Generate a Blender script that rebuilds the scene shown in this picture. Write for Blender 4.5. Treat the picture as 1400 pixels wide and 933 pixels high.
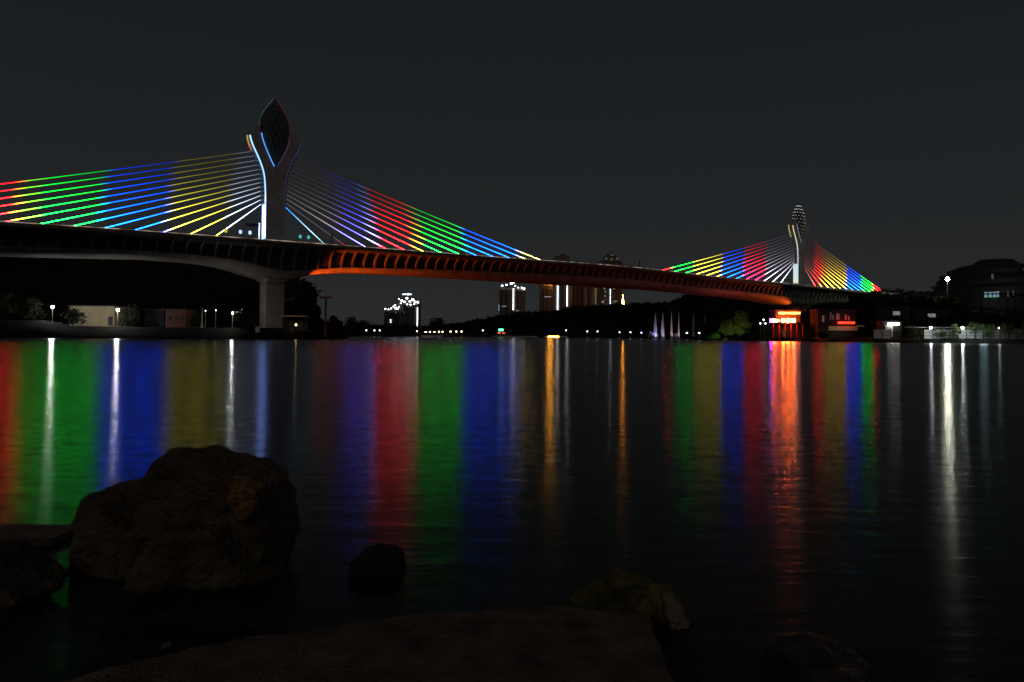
import bpy, bmesh, math, random
from mathutils import Vector, Matrix, noise
R = math.radians
for o in list(bpy.data.objects): bpy.data.objects.remove(o)
SC = bpy.context.scene
COL = SC.collection
random.seed(7)

# ---------------------------------------------------------------- camera
CAM_H, PITCH, ROLL, FPX = 1.5, R(1.0), R(0.45), 1050.0
SHIFT = -26.3
fwd = Vector((0, math.cos(PITCH), math.sin(PITCH)))
up0 = Vector((0, -math.sin(PITCH), math.cos(PITCH)))
r0 = Vector((1, 0, 0))
right = r0 * math.cos(ROLL) + up0 * math.sin(ROLL)
upv = -r0 * math.sin(ROLL) + up0 * math.cos(ROLL)
cd = bpy.data.cameras.new('camera')
cam = bpy.data.objects.new('camera', cd)
COL.objects.link(cam)
m = Matrix((right, upv, -fwd)).transposed().to_4x4()
m.translation = (0, 0, CAM_H)
cam.matrix_world = m
cd.sensor_width = 36.0
cd.lens = FPX / 1400 * 36
cd.shift_y = SHIFT / 1400
cd.clip_start = 0.1
cd.clip_end = 20000
SC.camera = cam

def ray(px, py): return fwd + right * ((px - 700) / FPX) + upv * ((466.5 + SHIFT - py) / FPX)
def at(px, py, Y):
    d = ray(px, py); return Vector((0, 0, CAM_H)) + d * (Y / d.y)
def atz(px, py, z):
    d = ray(px, py); return Vector((0, 0, CAM_H)) + d * ((z - CAM_H) / d.z)
def gx(px, Y): return at(px, 455, Y).x

# ---------------------------------------------------------------- world: night sky with city glow near the horizon
W = bpy.data.worlds.new('World'); SC.world = W; W.use_nodes = True
wn, wl = W.node_tree.nodes, W.node_tree.links
wn.clear()
wo = wn.new('ShaderNodeOutputWorld'); wb = wn.new('ShaderNodeBackground')
wt = wn.new('ShaderNodeTexCoord'); ws = wn.new('ShaderNodeSeparateXYZ'); wr = wn.new('ShaderNodeValToRGB')
wl.new(wt.outputs['Generated'], ws.inputs[0]); wl.new(ws.outputs['Z'], wr.inputs[0])
wl.new(wr.outputs[0], wb.inputs[0]); wl.new(wb.outputs[0], wo.inputs[0])
cr = wr.color_ramp
cr.elements[0].position = 0.0; cr.elements[0].color = (0.0232, 0.0235, 0.0250, 1)
cr.elements[1].position = 1.0; cr.elements[1].color = (0.0085, 0.0100, 0.0112, 1)
e = cr.elements.new(0.14); e.color = (0.0155, 0.0174, 0.0190, 1)
e = cr.elements.new(0.38); e.color = (0.0102, 0.0118, 0.0132, 1)
wb.inputs[1].default_value = 1.0
# weak, broad city glow from behind the viewer instead of a sun
sd = bpy.data.lights.new('city_glow', 'SUN'); sd.energy = 0.10; sd.angle = R(25); sd.color = (1, 0.87, 0.76)
so = bpy.data.objects.new('city_glow', sd); COL.objects.link(so)
so.rotation_euler = (R(62), 0, R(-12))

SC.view_settings.view_transform = 'Standard'
SC.view_settings.look = 'None'
SC.view_settings.exposure = 0.0
SC.view_settings.gamma = 1.0
SC.render.engine = 'CYCLES'
cy = SC.cycles
cy.use_denoising = True
try: cy.denoiser = 'OPENIMAGEDENOISE'
except Exception: pass
cy.max_bounces = 6; cy.diffuse_bounces = 2; cy.glossy_bounces = 3; cy.transmission_bounces = 3; cy.transparent_max_bounces = 16
cy.sample_clamp_indirect = 6.0
cy.caustics_reflective = False; cy.caustics_refractive = False
cy.use_light_tree = True

# ---------------------------------------------------------------- helpers
def tag(o, label=None, cat=None, group=None, kind=None):
    if label: o['label'] = label
    if cat: o['category'] = cat
    if group: o['group'] = group
    if kind: o['kind'] = kind
    return o

def empty(name, loc, rz=0.0, label=None, cat=None, group=None):
    o = bpy.data.objects.new(name, None); COL.objects.link(o)
    o.location = loc; o.rotation_euler = (0, 0, rz); o.empty_display_size = 0.5
    return tag(o, label, cat, group)

class MB:
    def __init__(s): s.v = []; s.f = []
    def add(s, vs, fs):
        n = len(s.v); s.v += [tuple(v) for v in vs]; s.f += [tuple(i + n for i in f) for f in fs]; return s
    def box(s, c, d, rz=0.0):
        x, y, z = (k / 2 for k in d); ca, sa = math.cos(rz), math.sin(rz)
        vs = []
        for a, b, e in ((-1,-1,-1),(1,-1,-1),(1,1,-1),(-1,1,-1),(-1,-1,1),(1,-1,1),(1,1,1),(-1,1,1)):
            X, Y = a * x, b * y
            vs.append((c[0] + X * ca - Y * sa, c[1] + X * sa + Y * ca, c[2] + e * z))
        return s.add(vs, [(0,3,2,1),(4,5,6,7),(0,1,5,4),(1,2,6,5),(2,3,7,6),(3,0,4,7)])
    def tube(s, pts, r, n=8, cap=True):
        pts = [Vector(p) for p in pts]
        rs = r if isinstance(r, (list, tuple)) else [r] * len(pts)
        vs, fs = [], []
        for i, p in enumerate(pts):
            d = (pts[min(i + 1, len(pts) - 1)] - pts[max(i - 1, 0)]).normalized()
            a = d.orthogonal().normalized() if i == 0 else (pa - d * pa.dot(d)).normalized()
            pa = a; b = d.cross(a)
            for k in range(n):
                t = 2 * math.pi * k / n
                vs.append(p + a * (rs[i] * math.cos(t)) + b * (rs[i] * math.sin(t)))
        for i in range(len(pts) - 1):
            for k in range(n):
                k2 = (k + 1) % n
                fs.append((i*n + k, i*n + k2, (i+1)*n + k2, (i+1)*n + k))
        if cap:
            fs.append(tuple(range(n - 1, -1, -1))); fs.append(tuple((len(pts)-1)*n + k for k in range(n)))
        return s.add(vs, fs)
    def lathe(s, prof, c=(0,0,0), n=16):
        vs, fs = [], []
        for r, z in prof:
            for k in range(n):
                t = 2*math.pi*k/n; vs.append((c[0] + r*math.cos(t), c[1] + r*math.sin(t), c[2] + z))
        for i in range(len(prof)-1):
            for k in range(n):
                k2 = (k+1) % n; fs.append((i*n+k, i*n+k2, (i+1)*n+k2, (i+1)*n+k))
        return s.add(vs, fs)
    def ball(s, c, r, n=10, sz=1.0):
        return s.lathe([(max(r*math.sin(math.pi*i/6), 1e-4), -r*sz*math.cos(math.pi*i/6)) for i in range(7)], c, n)
    def prism(s, poly, axis, lo, hi):
        """extrude a closed 2-D outline; axis 'y': (x,z) outline, axis 'z': (x,y) outline"""
        n = len(poly)
        P = (lambda a, b, t: (a, t, b)) if axis == 'y' else (lambda a, b, t: (a, b, t))
        vs = [P(a, b, lo) for a, b in poly] + [P(a, b, hi) for a, b in poly]
        fs = [tuple(range(n)), tuple(range(2*n-1, n-1, -1))]
        for i in range(n):
            j = (i+1) % n; fs.append((i, n+i, n+j, j))
        return s.add(vs, fs)
    def mesh(s, name):
        me = bpy.data.meshes.new(name); me.from_pydata(s.v, [], s.f); me.update()
        bm = bmesh.new(); bm.from_mesh(me); bmesh.ops.recalc_face_normals(bm, faces=bm.faces); bm.to_mesh(me); bm.free()
        return me
    def build(s, name, mat=None, parent=None, smooth=False, kind=None, label=None, cat=None, group=None):
        return link(name, s.mesh(name), mat, parent, smooth, kind, label, cat, group)

def link(name, me, mat=None, parent=None, smooth=False, kind=None, label=None, cat=None, group=None):
    o = bpy.data.objects.new(name, me); COL.objects.link(o)
    if mat and not me.materials: me.materials.append(mat)
    if parent: o.parent = parent
    if smooth:
        for p in me.polygons: p.use_smooth = True
    return tag(o, label, cat, group, kind)

def copy_tree(o, parent=None):
    c = o.copy(); COL.objects.link(c); c.parent = parent
    for ch in list(o.children): copy_tree(ch, c)
    return c

def srgb(r, g, b):
    f = lambda c: (c/255/12.92) if c/255 <= .04045 else ((c/255 + .055)/1.055)**2.4
    return (f(r), f(g), f(b))

# ---------------------------------------------------------------- materials
def mat_new(name):
    mt = bpy.data.materials.new(name); mt.use_nodes = True
    return mt, mt.node_tree.nodes, mt.node_tree.links
def surf(name, col, rough=0.7, var=0.25, scale=1.0, bump=0.0, bscale=None, spec=0.5, metal=0.0, col2=None):
    mt, n, l = mat_new(name); p = n['Principled BSDF']
    p.inputs['Roughness'].default_value = rough; p.inputs['Metallic'].default_value = metal
    p.inputs['Specular IOR Level'].default_value = spec
    tc = n.new('ShaderNodeTexCoord'); nz = n.new('ShaderNodeTexNoise')
    nz.inputs['Scale'].default_value = scale; nz.inputs['Detail'].default_value = 6
    l.new(tc.outputs['Object'], nz.inputs['Vector'])
    rp = n.new('ShaderNodeValToRGB'); rp.color_ramp.elements[0].position = .3; rp.color_ramp.elements[1].position = .7
    c2 = col2 or tuple(c*(1+var) for c in col)
    rp.color_ramp.elements[0].color = (*[c*(1-var) for c in col], 1); rp.color_ramp.elements[1].color = (*c2, 1)
    l.new(nz.outputs[0], rp.inputs[0]); l.new(rp.outputs[0], p.inputs['Base Color'])
    if bump:
        n2 = n.new('ShaderNodeTexNoise'); n2.inputs['Scale'].default_value = bscale or scale*4; n2.inputs['Detail'].default_value = 8
        l.new(tc.outputs['Object'], n2.inputs['Vector'])
        b = n.new('ShaderNodeBump'); b.inputs['Strength'].default_value = bump; b.inputs['Distance'].default_value = 0.05
        l.new(n2.outputs[0], b.inputs['Height']); l.new(b.outputs[0], p.inputs['Normal'])
    return mt
def glow(name, col, strength):
    mt, n, l = mat_new(name); n.clear()
    o = n.new('ShaderNodeOutputMaterial'); e = n.new('ShaderNodeEmission')
    e.inputs[0].default_value = (*col, 1); e.inputs[1].default_value = strength
    l.new(e.outputs[0], o.inputs[0]); return mt

M = {}
M['concrete'] = surf('pylon_concrete', (.44,.41,.395), .75, .26, .45, .15, 2)
M['pier'] = surf('pier_concrete', (.25,.205,.18), .8, .2, .4, .2, 2)
M['soffit'] = surf('girder_concrete', (.20,.163,.138), .7, .35, .4)
M['webdark'] = surf('dark_web_steel', (.018,.018,.02), .6, .2, .5)
M['rib'] = surf('rib_steel', (.13,.108,.093), .6, .1, 1)
M['deck'] = surf('deck_concrete', (.04,.038,.036), .8, .2, .5)
M['rail'] = surf('rail_metal', (.35,.33,.31), .45, .1, 3)
M['darkmetal'] = surf('dark_metal', (.05,.05,.05), .5, .2, 3)
M['leaf'] = surf('leaf_dark', (.035,.042,.022), .8, .4, 2, spec=.1)
M['leafwarm'] = surf('leaf_olive', (.06,.08,.025), .75, .4, 2, spec=.15)
M['wood'] = surf('woodland_leaves', (.014,.015,.010), .95, .4, .2, spec=.0)
M['bark'] = surf('bark', (.06,.045,.035), .9, .3, 3)
M['bank'] = surf('bank_earth', (.014,.0135,.011), .95, .4, .15, .3, 1, spec=.1)
M['wallwarm'] = surf('plaster_beige', (.60,.46,.28), .85, .15, .4)
M['brick'] = surf('brick_red', (.20,.08,.06), .85, .2, 1.5)
M['darkwall'] = surf('dark_wall', (.026,.023,.022), .85, .2, .5)
M['roofdark'] = surf('dark_roof', (.05,.05,.05), .8, .2, .5)
M['facade'] = surf('tower_brown', (.22,.18,.155), .85, .15, .02)
M['facadegrey'] = surf('tower_grey', (.16,.15,.15), .85, .15, .02)
M['facadedark'] = surf('tower_dark', (.045,.047,.052), .7, .15, .02)
M['facadeorange'] = surf('tower_tan', (.30,.20,.125), .85, .15, .02)
M['recess'] = surf('recess_dark', (.05,.045,.045), .8, .2, .1)
M['hall'] = surf('hall_shell', (.012,.020,.027), .5, .2, .05)
M['fence'] = surf('pale_fence', (.55,.55,.50), .7, .15, .8)
M['white'] = surf('white_paint', (.75,.75,.73), .6, .05, 1)
M['red'] = surf('red_awning', (.5,.03,.02), .6, .1, 1)
M['slab'] = surf('slab_concrete', (.175,.13,.098), .85, .5, 6, .8, 60, spec=.25)
M['rock'] = surf('rock_brown', (.105,.075,.046), .7, .6, 5, 1.0, 30, spec=.3)
M['rockdark'] = surf('rock_dark', (.022,.022,.020), .8, .4, 5, .8, 30, spec=.2)
M['rocktan'] = surf('rock_tan', (.26,.15,.06), .85, .6, 14, .9, 40, spec=.15)
M['moss'] = surf('mossy_rock', (.035,.03,.012), .85, .3, 7, 1.0, 40, spec=.15, col2=(.28,.25,.06))
M['wet'] = surf('wet_rock', (.07,.05,.038), .7, .5, 6, .9, 30, spec=.3)
M['wet'].node_tree.nodes['Principled BSDF'].inputs['Coat Weight'].default_value = .12
M['wet'].node_tree.nodes['Principled BSDF'].inputs['Coat Roughness'].default_value = .35
M['palewash'] = surf('pale_stone', (.19,.155,.10), .6, .3, 8, .6, 30)
M['bed'] = surf('lake_mud', (.12,.21,.13), .9, .5, 1.2, spec=.1)
M['sunk'] = surf('algae_stone', (.24,.36,.24), .9, .5, 3, spec=.1)
def cool(k): return (0.80*k, 0.92*k, 1.0*k)
M['lampw'] = glow('lamp_cool_white', (.80, .93, 1.0), 220)
M['lampw2'] = glow('lamp_small_white', (.85, .93, 1.0), 11)
M['lampwarm'] = glow('lamp_warm', (1.0, .72, .38), 30)
M['lampamber'] = glow('lamp_amber', (1.0, .40, .03), 120)
M['amberflood'] = glow('amber_floodlight', (1.0, .42, .04), 110)
M['star'] = glow('floodlight_white', (.95, 1.0, .78), 330)
M['ledw'] = glow('facade_led', (.86, .93, 1.0), 9)
M['ledw2'] = glow('crown_lamp', (.92, .97, 1.0), 12)
M['spire'] = glow('spire_light', (1.0, .34, .03), 70)
M['sign_orange'] = glow('sign_orange', (1.0, .055, .010), 40)
M['sign_yellow'] = glow('sign_yellow', (1.0, .15, .018), 230)
M['sign_pink'] = glow('sign_pink', (1.0, .10, .05), 130)
M['sign_violet'] = glow('sign_violet', (.6, .02, 1.0), 90)
M['awning_light'] = glow('awning_light', (1.0, .04, .02), 2.5)
M['barlight'] = glow('bar_light', (1.0, .95, .80), 12)
M['winblue'] = glow('lit_window_blue', (.35, .62, .68), .42)
M['windim'] = glow('lit_window_dim', (.5, .48, .36), .12)
M['winwhite'] = glow('lit_window_white', (.8, .9, .95), .2)
M['green'] = glow('green_lamp', (.05, 1.0, .35), 8)
M['redlamp'] = glow('red_lamp', (1.0, .08, .03), 5)

def ramp_emission(name, stops, axis, lo, hi, strength, z0=None, fall=None, floor=0.05, bottom_white=0.0):
    """LED colour zones along one local axis; optional dimming with height above z0"""
    mt, n, l = mat_new(name); n.clear()
    o = n.new('ShaderNodeOutputMaterial'); e = n.new('ShaderNodeEmission')
    tc = n.new('ShaderNodeTexCoord'); sp = n.new('ShaderNodeSeparateXYZ'); l.new(tc.outputs['Object'], sp.inputs[0])
    mr = n.new('ShaderNodeMapRange'); mr.inputs['From Min'].default_value = lo; mr.inputs['From Max'].default_value = hi
    l.new(sp.outputs[axis], mr.inputs['Value'])
    rp = n.new('ShaderNodeValToRGB'); l.new(mr.outputs[0], rp.inputs[0])
    els = rp.color_ramp.elements
    while len(els) < len(stops): els.new(.5)
    for el, (p, c) in zip(els, sorted(stops)): el.position = (p - lo)/(hi - lo); el.color = (*c, 1)
    l.new(rp.outputs[0], e.inputs[0])
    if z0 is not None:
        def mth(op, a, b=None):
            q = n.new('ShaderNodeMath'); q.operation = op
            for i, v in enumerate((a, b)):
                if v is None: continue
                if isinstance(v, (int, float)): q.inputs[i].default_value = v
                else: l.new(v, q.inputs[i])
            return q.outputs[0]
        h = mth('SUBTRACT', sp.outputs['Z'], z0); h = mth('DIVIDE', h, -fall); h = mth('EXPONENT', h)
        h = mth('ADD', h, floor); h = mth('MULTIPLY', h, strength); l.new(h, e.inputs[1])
    else: e.inputs[1].default_value = strength
    l.new(e.outputs[0], o.inputs[0]); return mt

# water: rough long-exposure mirror over a dark, slightly see-through body
def make_water():
    mt, n, l = mat_new('lake_water'); n.clear()
    o = n.new('ShaderNodeOutputMaterial')
    g = n.new('ShaderNodeBsdfGlossy'); g.inputs['Roughness'].default_value = WATER_ROUGH; g.inputs['Color'].default_value = (.70,.69,.69,1); g.inputs['Anisotropy'].default_value = WATER_ANISO
    # gloss tangents fan out from a point near the viewer, keeping reflected streaks upright
    tg = n.new('ShaderNodeNewGeometry'); tv = n.new('ShaderNodeVectorMath'); tv.operation = 'SUBTRACT'; tv.inputs[1].default_value = (0.2, -1.5, 0)
    tn = n.new('ShaderNodeVectorMath'); tn.operation = 'NORMALIZE'
    l.new(tg.outputs['Position'], tv.inputs[0]); l.new(tv.outputs[0], tn.inputs[0]); l.new(tn.outputs[0], g.inputs['Tangent'])
    t = n.new('ShaderNodeBsdfTransparent'); t.inputs[0].default_value = (.68,.78,.70,1)
    mx = n.new('ShaderNodeMixShader'); fr = n.new('ShaderNodeFresnel'); fr.inputs[0].default_value = 1.33
    ge = n.new('ShaderNodeNewGeometry')
    mp = n.new('ShaderNodeMapping'); mp.inputs['Scale'].default_value = (.55, 2.4, 1)
    n1 = n.new('ShaderNodeTexNoise'); n1.inputs['Scale'].default_value = 1.3; n1.inputs['Detail'].default_value = 5; n1.inputs['Roughness'].default_value = .6
    l.new(ge.outputs['Position'], mp.inputs[0]); l.new(mp.outputs[0], n1.inputs['Vector'])
    b = n.new('ShaderNodeBump'); b.inputs['Strength'].default_value = 1.0; b.inputs['Distance'].default_value = WATER_BUMP
    n2 = n.new('ShaderNodeTexNoise'); n2.inputs['Scale'].default_value = 7.0; n2.inputs['Detail'].default_value = 3
    l.new(ge.outputs['Position'], n2.inputs['Vector'])
    ma = n.new('ShaderNodeMath'); ma.operation = 'MULTIPLY_ADD'; ma.inputs[1].default_value = .22
    l.new(n2.outputs[0], ma.inputs[0]); l.new(n1.outputs[0], ma.inputs[2]); l.new(ma.outputs[0], b.inputs['Height'])
    l.new(b.outputs[0], g.inputs['Normal']); l.new(b.outputs[0], fr.inputs['Normal'])
    l.new(fr.outputs[0], mx.inputs[0]); l.new(t.outputs[0], mx.inputs[1]); l.new(g.outputs[0], mx.inputs[2])
    l.new(mx.outputs[0], o.inputs[0]); return mt
WATER_ROUGH, WATER_BUMP, WATER_ANISO = 0.168, 0.010, -0.44
M['water'] = make_water()

# ---------------------------------------------------------------- ground, lake
SHORE = [(-900,172),(-200,174),(0,176),(200,178),(355,182),(400,188),(418,205),(430,280),(452,400),(500,470),(600,500),(700,510),(800,500),(880,470),(935,410),(955,350),(1000,318),(1100,285),(1200,258),(1300,245),(1400,236),(1700,220),(2300,200)]
BANKZ = [(-900,4.2),(60,4.2),(95,2.9),(420,2.6),(450,1.4),(930,1.4),(1000,1.5),(1400,1.6),(2300,1.6)]
# top of the wooded skyline: (px, distance, z of the tree tops)
SKYL = [(-900,270,33),(0,270,33),(340,270,29),(385,262,24.5),(410,256,20),(438,250,15),(460,248,12.5),(470,250,9.5),(475,300,5),(480,560,9),(560,600,6),(600,640,9.5),(640,640,13.5),(680,640,18.5),(720,640,22),(760,640,23),(790,620,26.5),(860,600,28),(915,580,28.5),(940,540,32),(970,480,31),(1010,430,29),(1100,410,28),(1200,400,28),(1300,390,25),(1330,390,18),(1500,390,18),(2300,380,20)]
def lerp(tab, x, k=1):
    if x <= tab[0][0]: return tab[0][k]
    for a, b in zip(tab, tab[1:]):
        if x <= b[0]: return a[k] + (b[k]-a[k])*(x-a[0])/(b[0]-a[0])
    return tab[-1][k]
TREE_T = 7.0
def ground_z(px, Y):
    ys, yr, zr, zb = lerp(SHORE, px), lerp(SKYL, px), lerp(SKYL, px, 2) - TREE_T, lerp(BANKZ, px)
    zr = max(zr, zb)
    d = Y - ys
    if d < 0: return -2.2
    if d < 6: return -.5 + (zb + .5)*(d/6)**.7
    d0 = 26
    if d < d0: return zb
    if Y < yr:
        t = (d-d0)/max(yr-ys-d0, 1); return zb + (zr-zb)*(t*t*(3-2*t))
    return zr + (2.0-zr)*min(1, (Y-yr)/400)
cols = list(range(-900, 2301, 20))
mb = MB(); rows = None; vs = []; 
for px in cols:
    ys, yr = lerp(SHORE, px), lerp(SKYL, px)
    ds = [0.001, 1, 2.5, 6, 14, 26] + [26 + (yr-ys-26)*t for t in (.12,.25,.4,.55,.7,.85,1.0)] + [yr-ys+90, yr-ys+420, 2500, 9000]
    for d in ds:
        Y = ys + d; z = ground_z(px, Y)
        z += (noise.noise(Vector((px*.05, d*.07, 1)))*.35 if 1 < d < 900 else 0)
        vs.append((gx(px, Y), Y, z))
nr = 17
fs = [(i*nr+j, (i+1)*nr+j, (i+1)*nr+j+1, i*nr+j+1) for i in range(len(cols)-1) for j in range(nr-1)]
mb.add(vs, fs); gob = mb.build('shore_ground', M['bank'], smooth=True, kind='structure')
tag(gob, 'dark earth bank and wooded slopes along the far shore of the lake')
def bed_z(x, y):
    t = min(1, max(0, (y-4.2)/5)); u = min(1, max(0, (x+.9)/1.2))
    return -.26 - 2.3*max(t*t*(3-2*t), u*.5) + noise.noise(Vector((x*1.3, y*1.3, 4)))*.07
bx = [-900,-60,-20,-9] + [-6+.3*i for i in range(41)] + [9,20,60,900]; by = [-40,-8,0] + [1+.3*i for i in range(40)] + [16,30,80,300,9000]
mb = MB(); nb = len(by)
mb.add([(x*(2.4 if y > 800 else 1), y, bed_z(x, y)) for x in bx for y in by], [(i*nb+j, (i+1)*nb+j, (i+1)*nb+j+1, i*nb+j+1) for i in range(len(bx)-1) for j in range(nb-1)])
mb.build('lake_bed', M['bed'], smooth=True, kind='structure')
wat = MB().add([(-1500,-40,0),(1500,-40,0),(1500,540,0),(-1500,540,0)], [(0,1,2,3)]).build('lake_water', M['water'], kind='structure')
tag(wat, 'dark calm lake with long coloured light reflections')

# ---------------------------------------------------------------- bridge (local frame: x along the deck, -y towards the viewer)
BA = R(37.8194); BO = Vector((-62.578, 200.0, 0.0)); SPAN = 244.63
bridge = empty('cable_stayed_bridge', BO, BA, 'long cable-stayed bridge with two bud-topped pylons and rainbow lit stays over the lake', 'bridge')
ZT = [(-140,22.3),(-60,23.5),(-40,23.95),(-20,24.15),(0,24.35),(30,24.65),(70,24.95),(100,25.35),(122,25.5),(140,25.3),(160,24.8),(180,24.5),(205,24.35),(232,24.15),(275,23.6),(303,23.4),(320,22.9),(380,20)]
ZM = [(-140,18.2),(-60,19.1),(-32,20.2),(-20,20.1),(-10,19.4),(-4,18.2),(0,17.5),(4,17.6),(10,18.5),(17,19.4),(35,20.1),(60,20.9),(90,21.5),(123,21.8),(142,21.4),(163,20.5),(190,20.2),(211,19.8),(228,18.9),(236,17.8),(244,17.4),(250,17.8),(262,19),(285,19.6),(330,19.2),(380,17)]
ZB = [(-140,16.4),(-60,17.6),(-31,18.9),(-20,18.7),(-14,18.2),(-7.5,16.7),(-4.5,15.6),(0,15.3),(4,15.8),(10,17.2),(16,18),(25,18.6),(40,18.85),(76,18.85),(108,18.95),(145,19.05),(166,18.7),(189,18.05),(209,17.5),(222,16.4),(231,15.6),(240,15.3),(247,15.5),(254,16.7),(262,17.4),(285,17.7),(330,17.5),(380,16)]
def sm(tab, s, w=2.5): return sum(lerp(tab, s + k*w) for k in (-1,-.5,0,.5,1))/5
zt = lambda s: sm(ZT, s, 8); zm = lambda s: sm(ZM, s); zb_ = lambda s: sm(ZB, s)
S0, S1 = -120.0, 345.0
st = [S0 + i*1.65 for i in range(int((S1-S0)/1.65)+1)]
def sweep(sec, closed=True):
    vs, fs = [], []
    n = len(sec(0))
    for s_ in st: vs += [(s_, y, z) for y, z in sec(s_)]
    for i in range(len(st)-1):
        for k in range(n if closed else n-1):
            k2 = (k+1) % n; fs.append((i*n+k, i*n+k2, (i+1)*n+k2, (i+1)*n+k))
    fs.append(tuple(range(n))); fs.append(tuple((len(st)-1)*n + k for k in range(n-1,-1,-1)))
    return MB().add(vs, fs)
def sec_deck(s_):
    z = zt(s_)
    h = [(-10.5, z), (-10.5, z-.75), (-10.15, z-.8), (-6.3, z-1.35)]
    return h + [(-y, w) for y, w in h[::-1]]
sweep(sec_deck).build('deck', M['deck'], bridge)
def sec_web(s_):
    z = zt(s_) - 1.36; q = zm(s_) + .02
    return [(-6.25, z), (-5.95, q), (5.95, q), (6.25, z)]
sweep(sec_web).build('girder_web', M['webdark'], bridge)
def sec_sof(s_):
    a, b = zm(s_), zb_(s_)
    h = [(-6.1, a), (-6.1, a-.12), (-5.7, a-(a-b)*.45), (-5.0, a-(a-b)*.8), (-4.0, b)]
    return h + [(-y, w) for y, w in h[::-1]]
sweep(sec_sof).build('girder_soffit', M['soffit'], bridge, smooth=True)
def sec_fascia(s_):
    z = zt(s_); return [(-10.62, z+.12), (-10.62, z-.62), (-10.503, z-.62), (-10.503, z+.12)]
sweep(sec_fascia).build('edge_beam', M['rib'], bridge)
# ribs: curved brackets from the girder foot out to the wing edge, both sides in one frame
def rib_mesh(s_, sg):
    z, a = zt(s_) - .8, zm(s_)
    N = 8; outer, inner = [], []
    for k in range(N+1):
        t = math.pi/2*k/N
        outer.append((sg*(10.2-4.0*math.cos(t)), a + (z-a)*math.sin(t)))
        inner.append((sg*(10.35-4.55*math.cos(t)), a + (z + .32 - a)*math.sin(t)))
    poly = outer + inner[::-1]
    n = len(poly)
    vs = [(-.26, y, w) for y, w in poly] + [(.26, y, w) for y, w in poly]
    fs = []
    for k in range(N):
        q = (k, k+1, n-2-k, n-1-k); fs.append(q); fs.append(tuple(n+i for i in q[::-1]))
    for k in range(n): fs.append((k, (k+1) % n, n+(k+1) % n, n+k))
    return MB().add(vs, fs).mesh('rib')
s_ = -99.0
while s_ < 300:
    for sg in (-1, 1):
        o = link('rib', rib_mesh(s_, sg), M['rib'], bridge); o.location = (s_, 0, 0)
    s_ += 3.3
# railing with posts, and a glowing tube painting the light on the rail
rl = MB()
for zz in (.5, .95):
    rl.tube([(s, -10.35, zt(s)+zz) for s in st[::3]], .05, 5)
s_ = S0
while s_ < S1: rl.box((s_, -10.35, zt(s_)+.47), (.09, .09, .94)); s_ += 2.2
rl.build('railing', M['rail'], bridge, kind='stuff')
def rail_mat():
    mt, n, l = mat_new('rail_glow'); n.clear()
    o = n.new('ShaderNodeOutputMaterial'); e = n.new('ShaderNodeEmission'); tc = n.new('ShaderNodeTexCoord')
    nz = n.new('ShaderNodeTexNoise'); nz.inputs['Scale'].default_value = .35; nz.inputs['Detail'].default_value = 4
    l.new(tc.outputs['Object'], nz.inputs['Vector'])
    mr = n.new('ShaderNodeMapRange'); mr.inputs['From Min'].default_value = .4; mr.inputs['From Max'].default_value = .7
    mr.inputs['To Min'].default_value = .05; mr.inputs['To Max'].default_value = .55
    l.new(nz.outputs[0], mr.inputs['Value']); l.new(mr.outputs[0], e.inputs[1])
    e.inputs[0].default_value = (1, .74, .58, 1); l.new(e.outputs[0], o.inputs[0]); return mt
M['railglow'] = rail_mat()
MB().tube([(s, -10.66, zt(s)+.18) for s in st[::3]], .085, 5).build('rail_light', M['railglow'], bridge)

# --- emission zones painting coloured deck floodlight onto the four cable fans
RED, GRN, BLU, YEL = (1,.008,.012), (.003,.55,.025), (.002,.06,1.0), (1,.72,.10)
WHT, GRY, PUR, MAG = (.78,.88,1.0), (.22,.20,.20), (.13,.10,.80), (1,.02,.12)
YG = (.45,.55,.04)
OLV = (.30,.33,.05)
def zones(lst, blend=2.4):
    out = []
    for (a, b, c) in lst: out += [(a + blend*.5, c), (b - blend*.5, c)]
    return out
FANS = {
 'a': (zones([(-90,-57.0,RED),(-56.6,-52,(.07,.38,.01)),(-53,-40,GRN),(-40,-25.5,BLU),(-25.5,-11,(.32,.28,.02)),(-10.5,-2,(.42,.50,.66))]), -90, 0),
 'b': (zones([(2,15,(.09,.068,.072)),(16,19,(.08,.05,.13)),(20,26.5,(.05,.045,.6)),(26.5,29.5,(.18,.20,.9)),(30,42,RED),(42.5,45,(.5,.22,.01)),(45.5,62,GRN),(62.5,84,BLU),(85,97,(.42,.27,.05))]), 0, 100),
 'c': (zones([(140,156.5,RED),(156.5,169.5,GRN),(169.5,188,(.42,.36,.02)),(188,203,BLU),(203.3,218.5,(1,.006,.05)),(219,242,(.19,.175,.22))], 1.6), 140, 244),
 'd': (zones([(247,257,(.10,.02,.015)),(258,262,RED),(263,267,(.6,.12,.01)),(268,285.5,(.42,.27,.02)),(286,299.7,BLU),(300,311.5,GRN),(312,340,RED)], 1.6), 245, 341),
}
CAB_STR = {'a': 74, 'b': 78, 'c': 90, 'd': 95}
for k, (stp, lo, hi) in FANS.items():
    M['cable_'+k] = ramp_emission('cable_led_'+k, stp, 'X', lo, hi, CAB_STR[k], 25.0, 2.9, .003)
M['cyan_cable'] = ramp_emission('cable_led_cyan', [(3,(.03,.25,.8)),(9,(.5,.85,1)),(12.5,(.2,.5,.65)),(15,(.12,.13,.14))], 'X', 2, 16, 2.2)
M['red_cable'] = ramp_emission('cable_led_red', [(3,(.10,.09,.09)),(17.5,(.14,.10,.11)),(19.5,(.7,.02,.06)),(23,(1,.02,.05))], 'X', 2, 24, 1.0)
M['anchor'] = surf('anchor_steel', (.25,.26,.32), .5, .1, 2)

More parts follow.
